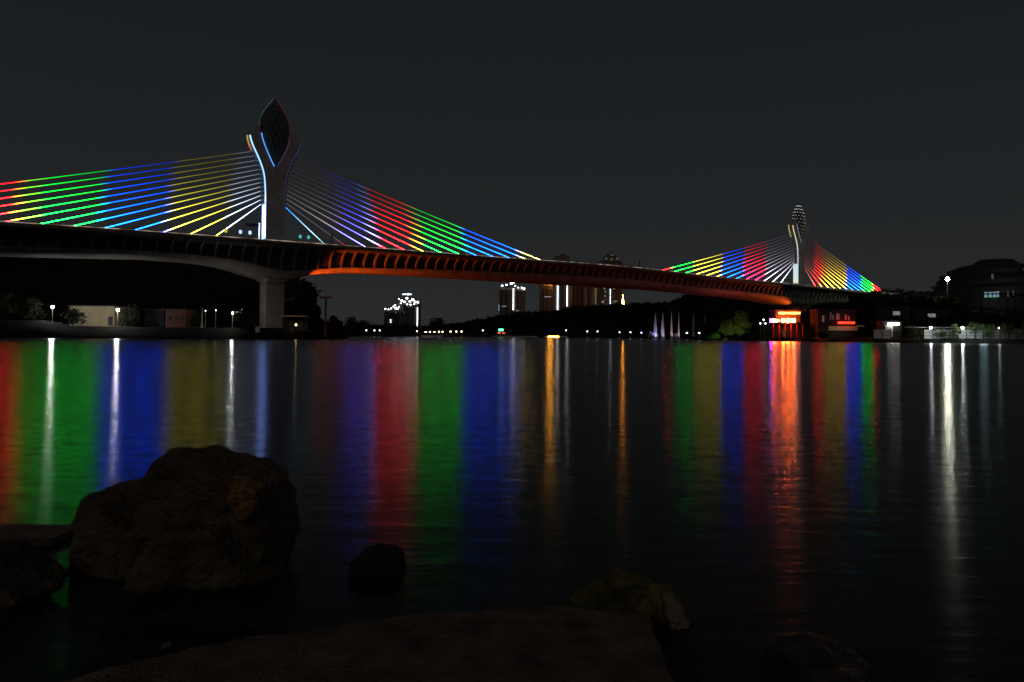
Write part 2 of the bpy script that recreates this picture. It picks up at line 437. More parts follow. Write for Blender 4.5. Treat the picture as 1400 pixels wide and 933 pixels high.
def horn_x(z):
    """outer half width of the pylon at height z"""
    tab = [(0,2.35),(38,2.4),(41.5,2.65),(43.5,3.05),(45.5,3.8),(47.5,4.75),(49.5,5.8),(51,6.35),(52,6.6),(52.6,6.5)]
    return lerp(tab, z)
BUD = [(44.4,.05),(46,.95),(48,1.95),(50,2.9),(52,3.55),(54,3.95),(55.5,4.0),(57,3.75),(58.5,3.2),(60,2.3),(61.2,1.45),(62.2,.7),(63.0,.08)]
def bud_w(z): return lerp(BUD, z)
def build_pylon(x0, side):
    T = 1.4
    # trunk + horns: one outline per half, split where the V opens
    zs = [24.0, 30, 36, 40, 42, 43, 44.2]
    body = [(x0 - horn_x(z), z) for z in zs] + [(x0 + horn_x(z), z) for z in zs[::-1]]
    py = MB()
    n = len(zs)
    def ring(z, xa, xb): return [(xa, -T, z), (xb, -T, z), (xb, T, z), (xa, T, z)]
    def stack(rings):
        vs = sum(rings, []); fs = [(0,1,2,3), tuple(range(len(vs)-1, len(vs)-5, -1))]
        for i in range(len(rings)-1):
            for k in range(4):
                k2 = (k+1) % 4; fs.append((4*i+k, 4*i+k2, 4*i+4+k2, 4*i+4+k))
        py.add(vs, fs)
    stack([ring(z, x0-horn_x(z), x0+horn_x(z)) for z in zs])
    hz = [44.203, 45, 46, 47, 48, 49, 50, 51, 51.8, 52.5, 53.4, 54.4, 55.3]
    for sg in (-1, 1):
        rg = []
        for z in hz:
            inn = bud_w(z) + .12
            ow = horn_x(z) if z <= 52.5 else 6.5 - (z-52.5)*.82
            xa, xb = x0 + sg*inn, x0 + sg*max(ow, inn+.12)
            rg.append(ring(z, min(xa, xb), max(xa, xb)))
        # the horn tip tapers back against the bud
        stack(rg)
    p = py.build('pylon', M['concrete'], bridge)
    # bud: dark lens between two faces, with proud lattice bars
    bd = MB(); N = len(BUD)
    fr, bk, lf, rt = [], [], [], []
    zz = [44.4 + i*(63-44.4)/28 for i in range(29)]
    vs, fs = [], []
    for z in zz:
        w = bud_w(z)
        for a in range(16):
            t = 2*math.pi*a/16; vs.append((x0 + w*math.cos(t), .36*w*math.sin(t), z))
    for i in range(28):
        for a in range(16):
            a2 = (a+1) % 16; fs.append((i*16+a, i*16+a2, (i+1)*16+a2, (i+1)*16+a))
    bd.add(vs, fs); bud = bd.build('bud', M['bud'], p, smooth=True)
    lt = MB()
    def bp(z, a, k=1.04): w = bud_w(z)*k + .05; return (x0 + w*math.cos(a), .36*w*math.sin(a)*1.02, z)
    for j in range(16):
        for sgn in (-1, 1):
            lt.tube([bp(z, 2*math.pi*j/16 + sgn*(z-44.4)*.11) for z in zz[::2]], .06, 4)
    for z in [46.4 + 1.5*i for i in range(11)]:
        lt.tube([bp(z, 2*math.pi*k/24) for k in range(25)], .06, 4)
    lt.build('bud_lattice', M['lattice'], p)
    return p, bp
M['bud'] = surf('bud_glass', (.085,.092,.098), .6, .25, .6, spec=.2)
M['lattice'] = surf('bud_lattice_metal', (.26,.26,.26), .5, .1, 2)
M['nodeled'] = ramp_emission('node_led', [(46,(.10,.10,.09)),(52,(.28,.26,.22)),(57,(.5,.48,.44)),(60,(.95,.95,1)),(63,(.9,.9,1))], 'Z', 44, 63, .8)
pylon1, _ = build_pylon(0.0, 'l')
pylon2, bp2 = build_pylon(SPAN, 'r')
nd = MB()
for i, z in enumerate([47.9 + 1.5*i for i in range(10)]):
    cnt = 12
    for k in range(cnt):
        c = bp2(z + .0, 2*math.pi*(k + .5*(i % 2))/cnt, 1.07)
        nd.box(c, (.30, .30, .22))
nd.build('bud_node_lights', M['nodeled'], pylon2, kind='stuff')

def strip(name, pts, wid, mat, parent):
    """thin LED strip on the front edge of a pylon: follows (x, z), lies at y = yy"""
    return MB().tube(pts, wid, 5).build(name, mat, parent)
# floodlighting on the pylon faces, painted as emissive panels and edge strips (left pylon: blue white, right pylon: cyan below, yellow above)
zl = [26.4 + i*.8 for i in range(34)]; zl = [z for z in zl if z < 52.4]
M['strip_l'] = ramp_emission('strip_blue', [(25,(.70,.80,1)),(35,(.60,.75,1)),(40,(.25,.52,1)),(52,(.30,.60,.9))], 'Z', 25, 53, 1.8)
M['strip_r'] = ramp_emission('strip_cyan_yellow', [(25,(.75,.8,.55)),(28,(.62,.80,.85)),(40,(.55,.75,.85)),(43,(.75,.78,.55)),(52,(.70,.68,.25))], 'Z', 25, 53, .9)
M['panel_l'] = ramp_emission('panel_blue', [(25,(.16,.32,1)),(27,(.22,.36,1)),(33,(.20,.33,1)),(36,(.12,.26,1))], 'Z', 25, 36, 7.0)
M['panel_r'] = ramp_emission('panel_cyan', [(25,(.8,.8,.45)),(29,(.55,.72,.75)),(36,(.50,.66,.72))], 'Z', 25, 36, 1.1)
for x0, pp, sfx in ((0.0, pylon1, 'l'), (SPAN, pylon2, 'r')):
    pn = MB().add([(x0-horn_x(26)-.03, -1.25, 26.0), (x0-horn_x(26)-.03, 1.2, 26.0), (x0-horn_x(35)-.03, 1.2, 35.0), (x0-horn_x(35)-.03, -1.25, 35.0),
                   (x0-horn_x(26)-.10, -1.25, 26.0), (x0-horn_x(26)-.10, 1.2, 26.0), (x0-horn_x(35)-.10, 1.2, 35.0), (x0-horn_x(35)-.10, -1.25, 35.0)],
                  [(0,1,2,3),(4,7,6,5),(0,4,5,1),(2,6,7,3),(1,5,6,2),(0,3,7,4)])
    pn.build('light_panel', M['panel_'+sfx], pp)
    MB().tube([(x0-horn_x(z)-.08, -1.15, z) for z in zl if z >= 35], .22, 6).build('light_strip', M['strip_'+sfx], pp)
    sp = [z for z in (44.8,46,47.5,49,50.5,52,53)]
    MB().tube([(x0-bud_w(z)-.1, -1.46, z) for z in sp], .11, 5).build('light_strip', M['inner_'+sfx] if 'inner_'+sfx in M else M.setdefault('inner_'+sfx, glow('inner_strip_'+sfx, (.10,.40,1.0) if sfx == 'l' else (.45,.55,.75), 1.3 if sfx == 'l' else .5)), pp)
# left pylon: coloured horn tip, dim teal and red outline of the bud, dim violet right edge
g1 = ramp_emission('horn_tip_led', [(48.5,(.5,.10,.12)),(50,(.7,.25,.12)),(52.5,(.5,.55,.05))], 'Z', 48, 53, .7)
MB().tube([(-horn_x(z)-.1, 1.0, z) for z in (48.6,49.5,50.5,51.5,52.4)], .26, 6).build('light_strip', g1, pylon1)
MB().tube([(-bud_w(z)-.1, -.25, z) for z in (53,54,55,56,57,58,59,60,61,62,62.8)], .09, 5).build('light_strip', glow('bud_teal', (.03,.12,.12), .8), pylon1)
g2 = ramp_emission('bud_red', [(45,(.10,.06,.20)),(51,(.14,.05,.18)),(54,(.35,.03,.06)),(62,(.12,.02,.04))], 'Z', 44, 63, .55)
MB().tube([(bud_w(z)+.1, -1.46 if z < 52.5 else -.25, z) for z in (44.8,46,47.5,49,50.5,52,53,54,55,56,57,58,59,60,61,62,62.8)], .09, 5).build('light_strip', g2, pylon1)
MB().tube([(horn_x(z)+.05, -1.3, z) for z in zl if z > 34], .12, 5).build('light_strip', glow('violet_dim', (.07,.05,.22), .6), pylon1)
MB().tube([(SPAN-horn_x(z)-.1, 1.0, z) for z in (47,48.6,49.5,50.5,51.5,52.4)], .24, 6).build('light_strip', glow('horn_yellow', (.62,.60,.28), .6), pylon2)

# cables with their sleeves
SKEW = {'a': .2, 'b': -.3, 'c': .12, 'd': .05}
def fan(x0, sg, key, anchors):
    n = len(anchors)
    for i, a in enumerate(anchors):
        zp = 35.1 + (48.2-35.1)*i/(n-1)
        px_ = x0 + sg*(horn_x(zp) + .55)
        p0 = Vector((px_, 0, zp)); p1 = Vector((a, 0, zt(a) + .55))
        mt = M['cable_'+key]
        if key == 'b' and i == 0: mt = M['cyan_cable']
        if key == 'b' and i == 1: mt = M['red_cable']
        pts = [p0.lerp(p1, t/6) for t in range(7)]
        for q, t in zip(pts, range(7)): q.z -= .006*(p1-p0).length*(1-(t/3-1)**2)*.6
        sh = SKEW[key]*(i - 4) + (random.random() - .5)*1.6          # the colour zones step a little from stay to stay
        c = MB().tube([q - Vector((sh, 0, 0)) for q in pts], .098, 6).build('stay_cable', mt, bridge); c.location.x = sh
        d = (p1-p0).normalized()
        MB().tube([Vector((x0 - sh + sg*(horn_x(zp)-.1), 0, zp)), p0 + d*.5 - Vector((sh, 0, 0))], .26, 6).build('cable_anchor', M['anchor'], c)
        MB().tube([p1 - d*1.3 - Vector((sh, 0, 0)), p1 + d*.9 - Vector((sh, 0, 0))], .2, 6).build('cable_socket', M['darkmetal'], c)
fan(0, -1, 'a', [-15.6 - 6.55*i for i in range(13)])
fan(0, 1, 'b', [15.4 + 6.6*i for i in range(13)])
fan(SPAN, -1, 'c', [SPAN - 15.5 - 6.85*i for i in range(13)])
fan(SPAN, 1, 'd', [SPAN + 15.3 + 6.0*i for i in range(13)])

# piers
for x0 in (0.0, SPAN):
    pr = MB(); pr.box((x0, 0, 8.3), (4.8, 4.6, 13.4))
    pr.prism([(x0-2.4,15.0),(x0-3.4,15.9),(x0+3.4,15.9),(x0+2.4,15.0)], 'y', -4.2, 4.2)
    pr.box((x0, 0, 1.6), (7, 6.5, 1.2))
    pr.build('pier', M['pier'], bridge)
# deck lamps beside the left pylon
M['dl_y'] = glow('deck_lamp_olive', (.50,.55,.03), .9); M['dl_w'] = glow('deck_lamp_blue', (.45,.6,1), 1.4); M['dl_t'] = glow('deck_lamp_teal', (.08,.55,.6), .8)
for x_, mk in ((-15,'dl_y'),(-11.5,'dl_w'),(-9.2,'dl_w'),(3.6,'dl_t'),(5.8,'dl_t')):
    d = MB().tube([(x_, -9.4, zt(x_)), (x_, -9.4, zt(x_)+1.4)], .07, 6).build('deck_lamp', M['darkmetal'], bridge)
    MB().ball((x_, -9.4, zt(x_)+1.75), .42, 8, 1.2).build('lamp_globe', M[mk], d, smooth=True)
d = MB().tube([(-6.9, -9.3, 24.3), (-6.9, -9.3, 28.6)], .16, 6).build('deck_post', M['strip_l'], bridge)
MB().box((-8.6, -9.3, 27.9), (3.2, .1, .8)).build('banner', surf('banner_blue', (.10,.10,.30), .7), d)
for x_ in (12.2, 93.0, 129.0, 149.0):
    MB().tube([(x_, -9.4, zt(x_)), (x_, -9.4, zt(x_)+3.2)], .22, 6).build('deck_post', M['darkmetal'], bridge)
# orange floodlights under the deck on both sides of the main span
def flood(name, x, y, z, tx, ty, tz, power, cone, parent, col=(1,.115,.008), blend=.8):
    ld = bpy.data.lights.new(name, 'SPOT'); ld.energy = power; ld.color = col; ld.spot_size = R(cone); ld.spot_blend = blend; ld.shadow_soft_size = .3
    o = bpy.data.objects.new(name, ld); COL.objects.link(o); o.parent = parent; o.location = (x, y, z)
    d = Vector((tx-x, ty-y, tz-z)); o.rotation_euler = d.to_track_quat('-Z', 'Y').to_euler(); return o
for x0, sg in ((0.0, 1), (SPAN, -1)):
    for y, zz, dx, ty, tz, pw, cone in ((-7.5, 10.5, 3.2, -5.0, 17.2, 85000, 58), (-7.5, 10.5, 3.4, -5.0, 18.6, 62000, 36), (-7.5, 10.5, 3.6, -6.5, 20.5, 20000, 20)):
        tx = x0 + sg*{58:16, 36:38, 20:75}[cone]
        flood('flood_light', x0 + sg*dx, y, zz, tx, ty, tz, pw, cone, bridge)
    fb = MB()
    fb.box((x0 + sg*2.9, -5.0, 10.2), (.5, 6.0, .3)); fb.box((x0 + sg*2.9, -7.5, 10.55), (.6, .6, .4))
    fb.build('flood_bracket', M['darkmetal'], bridge)

# ---------------------------------------------------------------- vegetation
def leaf_cloud(mb, c, r, n, size, rnd, squash=.85, lo=-1.0):
    for _ in range(n):
        while True:
            v = Vector((rnd.uniform(-1,1), rnd.uniform(-1,1), rnd.uniform(lo,1)))
            if .35 < v.length < 1: break
        p = Vector(c) + Vector((v.x*r, v.y*r, v.z*r*squash))
        a = Vector((rnd.gauss(0,1), rnd.gauss(0,1), rnd.gauss(0,1))).normalized(); b = a.orthogonal().normalized()
        k = size*rnd.uniform(.6,1.3); a2 = a.cross(b)
        mb.add([p - b*k, p + a2*k*.55, p + b*k, p - a2*k*.55], [(0,1,2,3)])
def core(mb, c, r, rnd, squash=.85):
    n, m_ = 9, 5; vs, fs = [], []
    for i in range(m_+1):
        t = math.pi*i/m_
        for k in range(n):
            a = 2*math.pi*k/n; q = r*rnd.uniform(.72,.98)
            vs.append((c[0]+q*math.sin(t)*math.cos(a), c[1]+q*math.sin(t)*math.sin(a), c[2]+q*squash*math.cos(t)))
    for i in range(m_):
        for k in range(n):
            k2=(k+1)%n; fs.append((i*n+k, i*n+k2, (i+1)*n+k2, (i+1)*n+k))
    mb.add(vs, fs)
def wood(name, px0, px1, step, label, rows, rr, seed, mat):
    rnd = random.Random(seed); b = MB()
    px = px0
    while px < px1:
        ys, yr = lerp(SHORE, px), lerp(SKYL, px)
        for t in rows:
            q = px + rnd.uniform(-.5,.5)*step
            Y = ys + 26 + (yr-ys-26)*t + rnd.uniform(-5,5)
            z = ground_z(q, Y); r = rr*rnd.uniform(.7,1.15)
            c = (gx(q, Y), Y, z + TREE_T - r*.9 + rnd.uniform(-.8,.5))
            core(b, c, r, rnd); core(b, (c[0]+rnd.uniform(-2,2), c[1]-1, c[2]-r*.9), r*.9, rnd)
            leaf_cloud(b, c, r*1.06, 60, r*.16, rnd, .92)
        px += step
    o = b.build(name, mat, kind='stuff'); tag(o, label); return o
wood('hillside_woodland', -260, 466, 11, 'black wooded hillside behind the bank under the left half of the bridge', (.12,.3,.5,.75,1.0), 4.6, 3, M['wood'])
wood('distant_woodland', 478, 960, 6.5, 'dark tree covered ridge in the distance under the middle of the bridge', (.25,.6,.85,1.0), 5.2, 4, M['wood'])
wood('slope_woodland', 950, 1700, 9, 'dark woods rising behind the right shore and right pylon', (.15,.4,.7,1.0), 5.0, 5, M['wood'])

def tree(name, px, Y, h, r, label, cat, seed, mat, group=None, n=420, leaf=.34, trunk=True, z=None, shape='round'):
    rnd = random.Random(seed)
    z0 = ground_z(px, Y) if z is None else z
    o = empty(name, (gx(px, Y), Y, z0), 0, label, cat, group)
    if trunk:
        t = MB(); t.tube([(0,0,-.3),(.1,0,h*.3),(-.1,.1,h*.62)], [.055*h*.5,.04*h*.5,.015*h*.5], 7)
        for k in range(5):
            a = k*1.26+rnd.random(); hb = h*rnd.uniform(.28,.5)
            t.tube([(0,0,hb),(math.cos(a)*r*.5, math.sin(a)*r*.5, hb+h*.2)], [.02*h*.5,.008*h*.5], 5)
        t.build('trunk', M['bark'], o)
    c = MB(); k = {'round': 11, 'full': 20}.get(shape, 12)
    for i in range(k):
        if shape == 'round':
            a = rnd.uniform(0,6.28); rad = r*rnd.uniform(.15,.62); zz = h*rnd.uniform(.42,.86)
            rr = r*rnd.uniform(.34,.52)
        elif shape == 'full':
            a = rnd.uniform(0,6.28); f = (i+.5)/k; rad = r*rnd.uniform(.2,.75)*(1-.75*f); zz = h*(.18+.72*f); rr = r*rnd.uniform(.26,.46)
        elif shape == 'tall':
            a = rnd.uniform(0,6.28); f = i/(k-1); rad = r*.35*rnd.random()*(1-f*.6); zz = h*(.14+.8*f); rr = r*(.75 - .45*f*f)*rnd.uniform(.85,1.1)
        else:
            a = rnd.uniform(0,6.28); rad = r*rnd.uniform(.1,.6); zz = h*rnd.uniform(.25,.6); rr = r*rnd.uniform(.35,.5)
        cc = (math.cos(a)*rad, math.sin(a)*rad, zz)
        leaf_cloud(c, cc, rr, n//k, leaf, rnd, .8)
    c.build('crown', mat, o)
    return o

# ---------------------------------------------------------------- left bank
def lamp_post(px, py, Y, label, mat, r=.26, group=None, cat='street lamp', name='street_lamp', pole=True, arm=False):
    p = at(px, py, Y); zg = ground_z(px, Y)
    o = empty(name, (p.x, p.y, zg), 0, label, cat, group)
    h = p.z - zg
    if pole:
        b = MB().lathe([(.18,-.2),(.16,.25),(.07,.3),(.055,h-.3)], n=8); b.tube([(0,0,h-.32),(0,0,h-.22)], .14, 8)
        b.build('pole', M['rail'], o)
    MB().ball((0,0,h), r, 10).build('lamp_globe', mat, o, smooth=True)
    return o
lamp_post(72, 420, 186, 'bright white street lamp on the left bank, leftmost of the lit posts', M['lampw'], .30, 'street lamps on the left bank')
lamp_post(161, 424, 186, 'bright white street lamp in front of the beige wall on the left bank', M['lampw'], .30, 'street lamps on the left bank')
lamp_post(318, 428, 188, 'white street lamp beside the green lit shrub left of the bridge pier', M['lampw'], .2, 'street lamps on the left bank')
for px, py, lab in ((281,425,'small white lamp right of the tall bare pole on the left bank'),(295,424.5,'small white lamp between the bare pole and the green shrub')):
    lamp_post(px, py, 196, lab, M['lampw2'], .12, 'small lamps on the left bank')
for x_, y_, Y_ in ((72,420,186),(161,424,186),(318,428,188)):
    ld = bpy.data.lights.new('lamp_light', 'POINT'); ld.energy = 620 if x_ != 318 else 330; ld.color = (1,.93,.78); ld.shadow_soft_size = .3
    o = bpy.data.objects.new('lamp_light', ld); COL.objects.link(o); o.location = at(x_, y_, Y_) + Vector((0,-.5,.1))
# quay edge: pale coping line on top of the bank
cp = MB()
for a, b in ((-120, 84),):
    pa, pb = at(a, 439, 183), at(b, 442, 183)
    cp.tube([pa, pb], .16, 5)
cp.build('quay_rail', M['fence'], label='pale coping rail along the bank at the far left', cat='railing')
def house(name, px0, px1, ytop, ybot, Y, depth, mat, roofmat, label, cat, wins=(), door=None, winmat=None, roof=True, zb=None):
    a, b = at(px0, ybot, Y), at(px1, ybot, Y)
    top = at((px0+px1)/2, ytop, Y).z; bot = a.z if zb is None else zb
    o = empty(name, ((a.x+b.x)/2, Y + depth/2, bot), 0, label, cat)
    w, h = b.x-a.x, top-bot
    MB().box((0,0,h/2-.4), (w, depth, h+.8)).build('wall', mat, o)
    if roof: MB().box((0,0,h+.14), (w+.6, depth+.6, .28)).build('roof', roofmat, o)
    for (u, v, ww, hh) in wins:
        f = MB().box((u*w, -depth/2-.05, v*h), (ww, .12, hh)).build('window', M['darkmetal'], o)
        MB().box((u*w, -depth/2-.12, v*h), (ww*.8, .06, hh*.8)).build('pane', winmat or M['recess'], f)
    if door:
        u, ww, hh = door; MB().box((u*w, -depth/2-.05, hh/2), (ww, .12, hh)).build('door', M['darkmetal'], o)
    return o
house('pavilion_building', 94, 156, 419, 445, 196, 6, M['wallwarm'], M['roofdark'], 'long beige walled building lit by the street lamp on the left bank', 'building', wins=[(-.36,.55,1.0,1.2),(-.2,.55,1.0,1.2)], door=(.42,1.1,2.3))
house('dark_building', 197, 224, 424, 446, 198, 6, M['darkwall'], M['roofdark'], 'dark low building between the beige one and the reddish one', 'building', wins=[(-.2,.55,1.0,1.0),(.2,.55,1,1)])
bk = house('brick_building', 226, 254, 424, 446, 196, 6, M['brick'], M['roofdark'], 'small reddish brick building on the left bank', 'building', wins=[(-.28,.5,.8,1.2),(.05,.5,.8,1.2),(.32,.5,.6,1.2)])
p = at(276, 446, 192); o = empty('flag_pole', (p.x, p.y, ground_z(276,192)), 0, 'tall bare pale pole on the left bank right of the brick building', 'pole')
MB().lathe([(.14,-.2),(.12,.3),(.09,.35),(.05,at(276,420,192).z-p.z+.3)], n=8).build('shaft', M['white'], o)
MB().box((0,0,.15), (.7,.7,.3)).build('base', M['concrete'], o)
p = at(352, 447, 184); o = empty('sign_board', (p.x, p.y, ground_z(352,184)), 0, 'small white notice board beside the left bridge pier', 'sign')
MB().box((0,0,1.35), (1.0,.08,1.4)).build('board', M['white'], o); MB().tube([(-.4,.06,-.2),(-.4,.06,2)], .05, 6).build('post', M['darkmetal'], o); MB().tube([(.4,.06,-.2),(.4,.06,2)], .05, 6).build('post', M['darkmetal'], o)
tree('shrub', 327, 187, 4.6, 2.9, 'green leafy shrub lit by the street lamp left of the bridge pier', 'shrub', 21, M['leafwarm'], n=700, leaf=.26)
tree('shrub', 345, 187, 2.6, 1.9, 'low green shrub between the lit shrub and the notice board', 'shrub', 22, M['leafwarm'], n=400, leaf=.22)
for i, (px, Y, h, r, lab) in enumerate(((12,190,7,4.5,'dark leafy tree at the far left edge of the bank'),(46,190,5.5,3.6,'dark bushy tree left of the leftmost street lamp'),(100,187,4.2,3.4,'dark bush between the two left street lamps'),(180,192,5.2,3.4,'dark tree between the beige building and the dark building'),(268,193,4.0,2.4,'dark bush beside the tall bare pole'))):
    tree('bank_tree', px, Y, h, r, lab, 'tree', 30+i, M['leaf'], 'trees on the left bank', n=700, leaf=.3, shape='full')
for i, (px, Y, h, r, lab) in enumerate(((399,228,15.5,4.2,'tall dark tree just right of the left bridge pier'),(416,226,13.0,4.0,'tall dark tree beyond the kiosk right of the pier'),(430,224,10.6,3.6,'dark tree left of the red lit post'),(455,222,8.6,3.8,'rounded dark tree right of the red lit post'),(463,224,7.2,3.0,'dark tree at the right end of the left bank'))):
    tree('bank_tree', px, Y, h, r, lab, 'tree', 40+i, M['leaf'], 'trees right of the left pier', n=1500, leaf=.42, shape='tall')
# red lit gantry post and kiosk right of the pier
zg = ground_z(410, 214); p = at(445, 450, 215)
o = empty('gantry_post', (p.x, p.y, 0.6), 0, 'slender post with a crossbar in front of dark trees, lit red from the bridge', 'post')
hh = at(445, 406, 215).z - .6
MB().lathe([(.5,0),(.45,.5),(.3,.6),(.3,hh)], n=8).build('shaft', M['brick'], o); MB().box((-.1,0,hh-.2), (3.6,.4,.5)).build('crossbar', M['brick'], o)  # reddish base colour carries the orange floodlight on the post
p = at(405, 449, 197)
o = empty('kiosk', (p.x, p.y, 2.2), 0, 'small open kiosk with flat roof and a warm lamp right of the left pier', 'kiosk')
MB().box((-.3,0,3.75), (6.2,4,.28)).build('roof', M['wallwarm'], o)
for sx in (-3.0, 2.4):
    MB().box((sx,-1.7,1.8), (.25,.25,3.65)).build('post', M['darkwall'], o); MB().box((sx,1.7,1.8), (.25,.25,3.65)).build('post', M['darkwall'], o)
MB().box((-.3,1.9,1.2), (5.6,.15,2.4)).build('back_panel', M['darkwall'], o)
MB().ball((.3,-1.3,1.5), .19, 8).build('lamp_globe', M['lampwarm'], o)
MB().box((-.3,0,.0), (7.5,4.5,.5)).build('floor_slab', M['deck'], o)

# ---------------------------------------------------------------- far shore, middle
WHITE_FAR = [(458,451.5,'by the dark trees right of the left bank'),(481,451,'first in the row left of the lit towers'),(501,452,'second in the row left of the lit towers'),(512,452,'third in the row left of the lit towers'),(519,452,'fourth in the row, nearest the lit towers')]
for px, py, lab in WHITE_FAR[1:]:
    lamp_post(px, py, lerp(SHORE, px)+14, 'small white shore lamp '+lab, M['lampw2'], .32, 'lamps on the far shore')
for px, py, lab in ((570,453,'at the foot of the lit towers'),(582,454,'left end of the amber row'),(588,454,'second of the amber row'),(594,454,'third of the amber row'),(600,454,'fourth of the amber row'),(605,454,'fifth of the amber row'),(616,453.6,'alone right of the amber row'),(624,453.6,'left of the amber pair'),(631,453.6,'right of the amber pair')):
    lamp_post(px, py, lerp(SHORE, px)+12, 'small amber lamp on the far shore, '+lab, M['lampwarm'], .3, 'amber lamps on the far shore')
for px, py, lab in ((660,452,'left of the green lamp'),(774,452,'above the pale jetty'),(803,453.5,'left one of a pair right of the jetty'),(817,453.5,'right one of a pair right of the jetty'),(847,454.5,'under the domed tower'),(862,454.7,'between the domed tower and the fountain'),(877,455,'nearest left of the fountain'),(939,455.5,'behind the fountain jets'),(956,455.5,'right of the fountain jets')):
    lamp_post(px, py, lerp(SHORE, px)+14, 'white promenade lamp on the far shore '+lab, M['lampw2'], .31, 'promenade lamps on the far shore')
p = at(685, 453, 520); o = empty('shore_stall', (p.x, p.y, ground_z(685,520)), 0, 'small shore stall with a green lamp and red lights below the wooded ridge', 'stall')
MB().box((0,0,1.2), (7,3,2.4)).build('body', M['darkwall'], o); MB().box((0,0,2.55), (8,3.6,.25)).build('roof', M['roofdark'], o)
MB().box((0,-1.9,3.6), (3.2,.2,1.2)).build('green_light', M['green'], o); MB().box((-1.2,-1.65,1.6), (1.6,.15,.5)).build('red_light', M['redlamp'], o); MB().box((1.8,-1.65,1.5), (1.4,.15,.4)).build('red_light', M['redlamp'], o)
def jetty(px0, px1, Y, lab, mat, amber=None):
    a, b = gx(px0, Y), gx(px1, Y)
    o = empty('jetty', ((a+b)/2, Y, 0), 0, lab, 'jetty'); w = b-a
    MB().box((0,0,.75), (w,3,.45)).build('deck', mat, o)
    n = max(3, int(w/6))
    for i in range(n): MB().tube([(-w/2+.6+i*(w-1.2)/(n-1),-1,-2.5),(-w/2+.6+i*(w-1.2)/(n-1),-1,.6)], .2, 6).build('pile', M['darkmetal'], o)
    if amber:
        for u in amber:
            MB().box((u*w,-1.65,.9), (1.5,.25,.42)).build('edge_lamp', M['lampamber'], o)
    return o
jetty(674, 735, 470, 'long pale jetty low on the water below the wooded ridge', M['white'])
jetty(745, 776, 470, 'short jetty with amber edge lights right of the pale jetty', M['white'], (-.28,-.12,.04))
# sight-seeing boat
p = at(589, 460, 465); o = empty('tour_boat', (p.x, p.y, 0), 0, 'small white covered tour boat moored at the far shore under the amber lamps', 'boat')
MB().add([(-5.5,-1.2,.0),(4.6,-1.2,0),(6.4,0,0),(4.6,1.2,0),(-5.5,1.2,0),(-5.8,-1.5,1.0),(4.8,-1.5,1.0),(7.2,0,1.2),(4.8,1.5,1.0),(-5.8,1.5,1.0)],[(4,3,2,1,0),(5,6,7,8,9),(0,1,6,5),(1,2,7,6),(2,3,8,7),(3,4,9,8),(4,0,5,9)]).build('hull', M['white'], o)
MB().box((-.6,0,2.75), (9,2.6,.18)).build('canopy', M['white'], o)
for sx in (-4.6,-1.5,1.5,3.6): MB().tube([(sx,-1.15,1),(sx,-1.15,2.7)], .06, 6).build('post', M['rail'], o)
MB().box((-.6,0,1.4), (8,2.2,.75)).build('cabin', M['darkwall'], o)
# low trees on the far shore, individually visible
for i, (px, Y, h, r, lab) in enumerate(((480,490,10.5,6.5,'dark rounded tree left of the lit towers on the far shore'),(497,492,8.5,5.5,'low dark tree between the far shore lamps'),(536,520,7.5,6,'dark tree in front of the lit twin towers'),(553,520,8,6,'dark tree at the right foot of the lit twin towers'),(598,530,12,7.5,'dark domed tree above the tour boat'))):
    tree('shore_tree', px, Y, h, r, lab, 'tree', 60+i, M['leaf'], 'trees on the far shore', n=700, leaf=.8)

# ---------------------------------------------------------------- towers
def tower(px0, px1, ytop, Y, mat, label, name='tower_block', bays=(), leds=(), crown=(), windows=(), depth=24, band=True, cat='tower', winmat=None):
    a, b = gx(px0, Y), gx(px1, Y); w = b-a; cx = (a+b)/2
    top = at((px0+px1)/2, ytop, Y).z
    X = lambda px: gx(px, Y) - cx
    Z = lambda px, py: at(px, py, Y).z
    o = empty(name, (cx, Y+depth/2, 0), 0, label, cat)
    MB().box((0,0,top/2), (w, depth, top)).build('body', mat, o)
    for u0, u1 in bays:       # dark vertical recess bands
        MB().box(((X(u0)+X(u1))/2, -depth/2-.15, top*.49), (X(u1)-X(u0), .3, top*.96)).build('window_bay', M['recess'], o)
    if band:
        zz = 6.0; bm_ = MB()
        while zz < top-2: bm_.box((0,-depth/2-.25,zz), (w*.985,.7,.35)); zz += 3.4
        bm_.build('floor_ledges', mat, o, kind='stuff')
    for u, y0, y1, ww in leds:
        l_ = MB(); zt_, zb2 = Z(u, y0), Z(u, y1); k = zb2
        while k < zt_: l_.box((X(u), -depth/2-.8, k+.9), (ww*.75, .5, 1.3)); k += 2.6
        l_.build('light_column', M['ledw'], o)
    for u, yy, s_ in crown:
        MB().box((X(u), -depth/2-.9, Z(u, yy)), (s_*.72, .8, s_*.6)).build('crown_light', M['ledw2'], o)
    for u, yy, ww, hh, mk in windows:
        MB().box((X(u), -depth/2-.75, Z(u, yy)), (ww, .3, hh)).build('window', M[mk], o)
    MB().box((w*.1,0,top+1.2), (w*.35, depth*.4, 2.4)).build('roof_plant', M['roofdark'], o)
    return o
tower(525, 544, 424, 1000, M['facadedark'], 'dark shorter left tower of the lit twin towers', bays=[(528,530),(537,539)], leds=[(534,437,447,1.0)], crown=[(526.5,422.5,2.2),(531,423.2,1.3),(534.5,422,1.8),(538,419.5,2.2),(541,421.5,3.4),(543.5,422.5,1.8),(540,417.5,1.6)], windows=[(528,431,1.2,1,'windim'),(541,428,1.2,1,'winwhite')])
